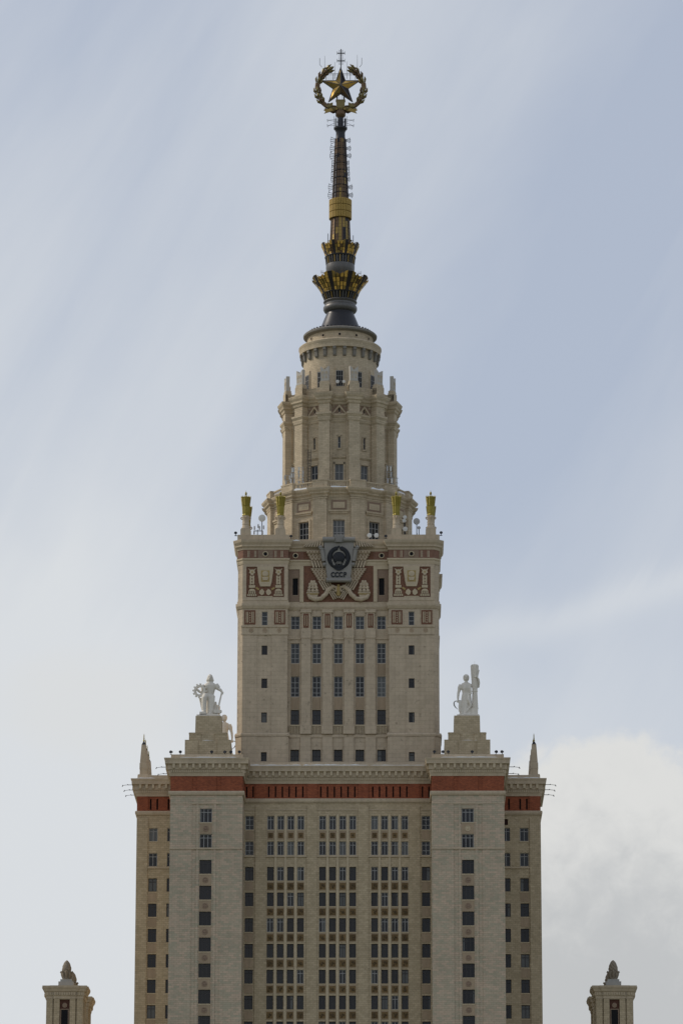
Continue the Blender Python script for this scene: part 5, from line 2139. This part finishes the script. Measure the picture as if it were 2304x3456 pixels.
fl = floodlight()
FL = [(-24.0, -.6, 'at the outer end of left pavilion parapet'), (-22.67, 0, 'second from the outer end on left pavilion parapet'),
      (-18.16, .15, 'before the left statue pedestal middle'), (-16.2, -.5, 'inner pair on left pavilion parapet, outer of them'), (-15.4, .5, 'inner pair on left pavilion parapet, inner of them'),
      (-14.15, .1, 'at the inner end of left pavilion parapet'), (14.0, .1, 'at the inner end of right pavilion parapet'), (15.2, .4, 'second from the inner end on right pavilion parapet'),
      (16.05, -.4, 'third from the inner end on right pavilion parapet'), (19.44, .1, 'before the right statue pedestal middle'),
      (22.9, .5, 'second from the outer end on right pavilion parapet'), (23.8, -.6, 'at the outer end of right pavilion parapet')]
for i, (x, rz, wh) in enumerate(FL):
    lab = 'dark floodlight ' + wh
    if i == 0:
        fl.location, fl.rotation_euler, fl['label'] = (x, -22.45, 126.62), (0, 0, rz), lab
    else:
        instance(fl, (x, -22.45, 126.62), rz, lab)
for x, y, z, lab in ((-15.25, YT + .5, 161.45, 'small dark floodlight at the outer corner of left pylon roof'), (-7.05, YT + .8, 161.0, 'small dark floodlight at the inner corner of left pylon roof'),
                     (7.0, YT + .8, 161.0, 'small dark floodlight at the inner corner of right pylon roof'), (15.2, YT + .5, 161.45, 'small dark floodlight at the outer corner of right pylon roof')):
    c = instance(fl, (x, y, z), 0, lab)
    if abs(x) > 15:
        m = MB().box(-.25, .25, -.04, .04, -.04, 0)
        s_ = 1 if x < 0 else -1
        m = MB()
        m.tube((s_ * .6, 0, -.02), (-s_ * .1, 0, -.02), .04, n=5)
        m.build('arm', 'iron', c)


def lamp_arm():
    t = thing('lamp_arm', 'x', 'lamp', group='lamp arms out from the cornices')
    m = MB()
    m.tube((-.6, 0, .04), (.75, 0, .04), .045, n=6)
    m.tube((.7, 0, .06), (1.45, 0, -.05), .032, n=6)
    m.tube((.6, 0, .0), (.75, 0, .14), .05, n=6)
    m.build('arm', 'iron', t)
    m = MB()
    m.tube((1.43, 0, .03), (1.52, 0, -.22), .06, .075, 6)
    m.build('lamp_head', 'grey_metal', t)
    return t


la = lamp_arm()
first = True
for s in (-1, 1):
    sd = 'left' if s < 0 else 'right'
    for k, (x, y, z, wh) in enumerate(((30.65, -4, 125.75, 'upper lamp arm of three at the %s wing cornice'), (30.65, 0, 125.65, 'middle lamp arm of three at the %s wing cornice'), (30.65, 4, 125.55, 'lowest lamp arm of three at the %s wing cornice'),
                                       (24.95, -17, 126.0, 'upper lamp arm of two at the outer side of the %s pavilion cornice'), (24.95, -12, 126.0, 'lower lamp arm of two at the outer side of the %s pavilion cornice'))):
        z = 125.75 if k < 3 else 125.85
        loc, rz, lab = (s * x, y, z), (pi if s < 0 else 0), 'thin ' + wh % sd
        if first:
            first = False
            la.location, la.rotation_euler, la['label'] = loc, (0, 0, rz), lab
        else:
            instance(la, loc, rz, lab)

# ------------------------------------------------------------------ leftover snow on ledges
rs = random.Random(4)
m = MB()


def snow(x0, x1, y0, y1, z, h):
    n = max(2, int((x1 - x0) / .5))
    top = []
    for k in range(n + 1):
        top.append(h * (.35 + .65 * rs.random()) * (0.15 if k in (0, n) else 1))
    pts = [(x0 + (x1 - x0) * k / n, z + top[k]) for k in range(n + 1)]
    m.prism([(x1, z - .03), (x0, z - .03)] + pts, y0, y1)


for s in (-1, 1):
    snow(s * 18.8 - 3.9, s * 18.8 + 4.3, YP - .86, YP - .3, 125.98, .13)
    xa, xb = sorted((s * 24.9, s * 29.8))
    snow(xa, xb - (2.2 if s < 0 else 0), YW - .86, YW - .3, 125.98, .16)
    snow(s * 18.78 - .9, s * 18.78 + .9, PED[0][1] - 3.02, PED[0][1] - 2.5, 129.05, .1)
    if s > 0:
        snow(s * 18.78 + 1.0, s * 18.78 + 1.8, PED[0][1] - 3.02, PED[0][1] - 2.5, 129.05, .1)
snow(-13.3, -5.3, YC - .88, YC - .3, 125.98, .15)
snow(-5.1, 4.5, YC - .88, YC - .3, 125.98, .17)
snow(4.7, 12.6, YC - .88, YC - .3, 125.98, .10)
snow(-6.9, -5.7, YR - .6, YR + .2, 160.64, .28)
for a0, da in ((-30, .30), (0, .18), (30, .26)):
    m.T = Matrix.Rotation(radians(a0), 4, 'Z')
    snow(-1.5, 1.5, -11.15, -10.6, 169.72, da)
    m.T = None
sn = m.build('snow', 'snow_white')
sn['kind'] = 'stuff'
sn['label'] = 'thin leftover snow lying along cornices and ledges'
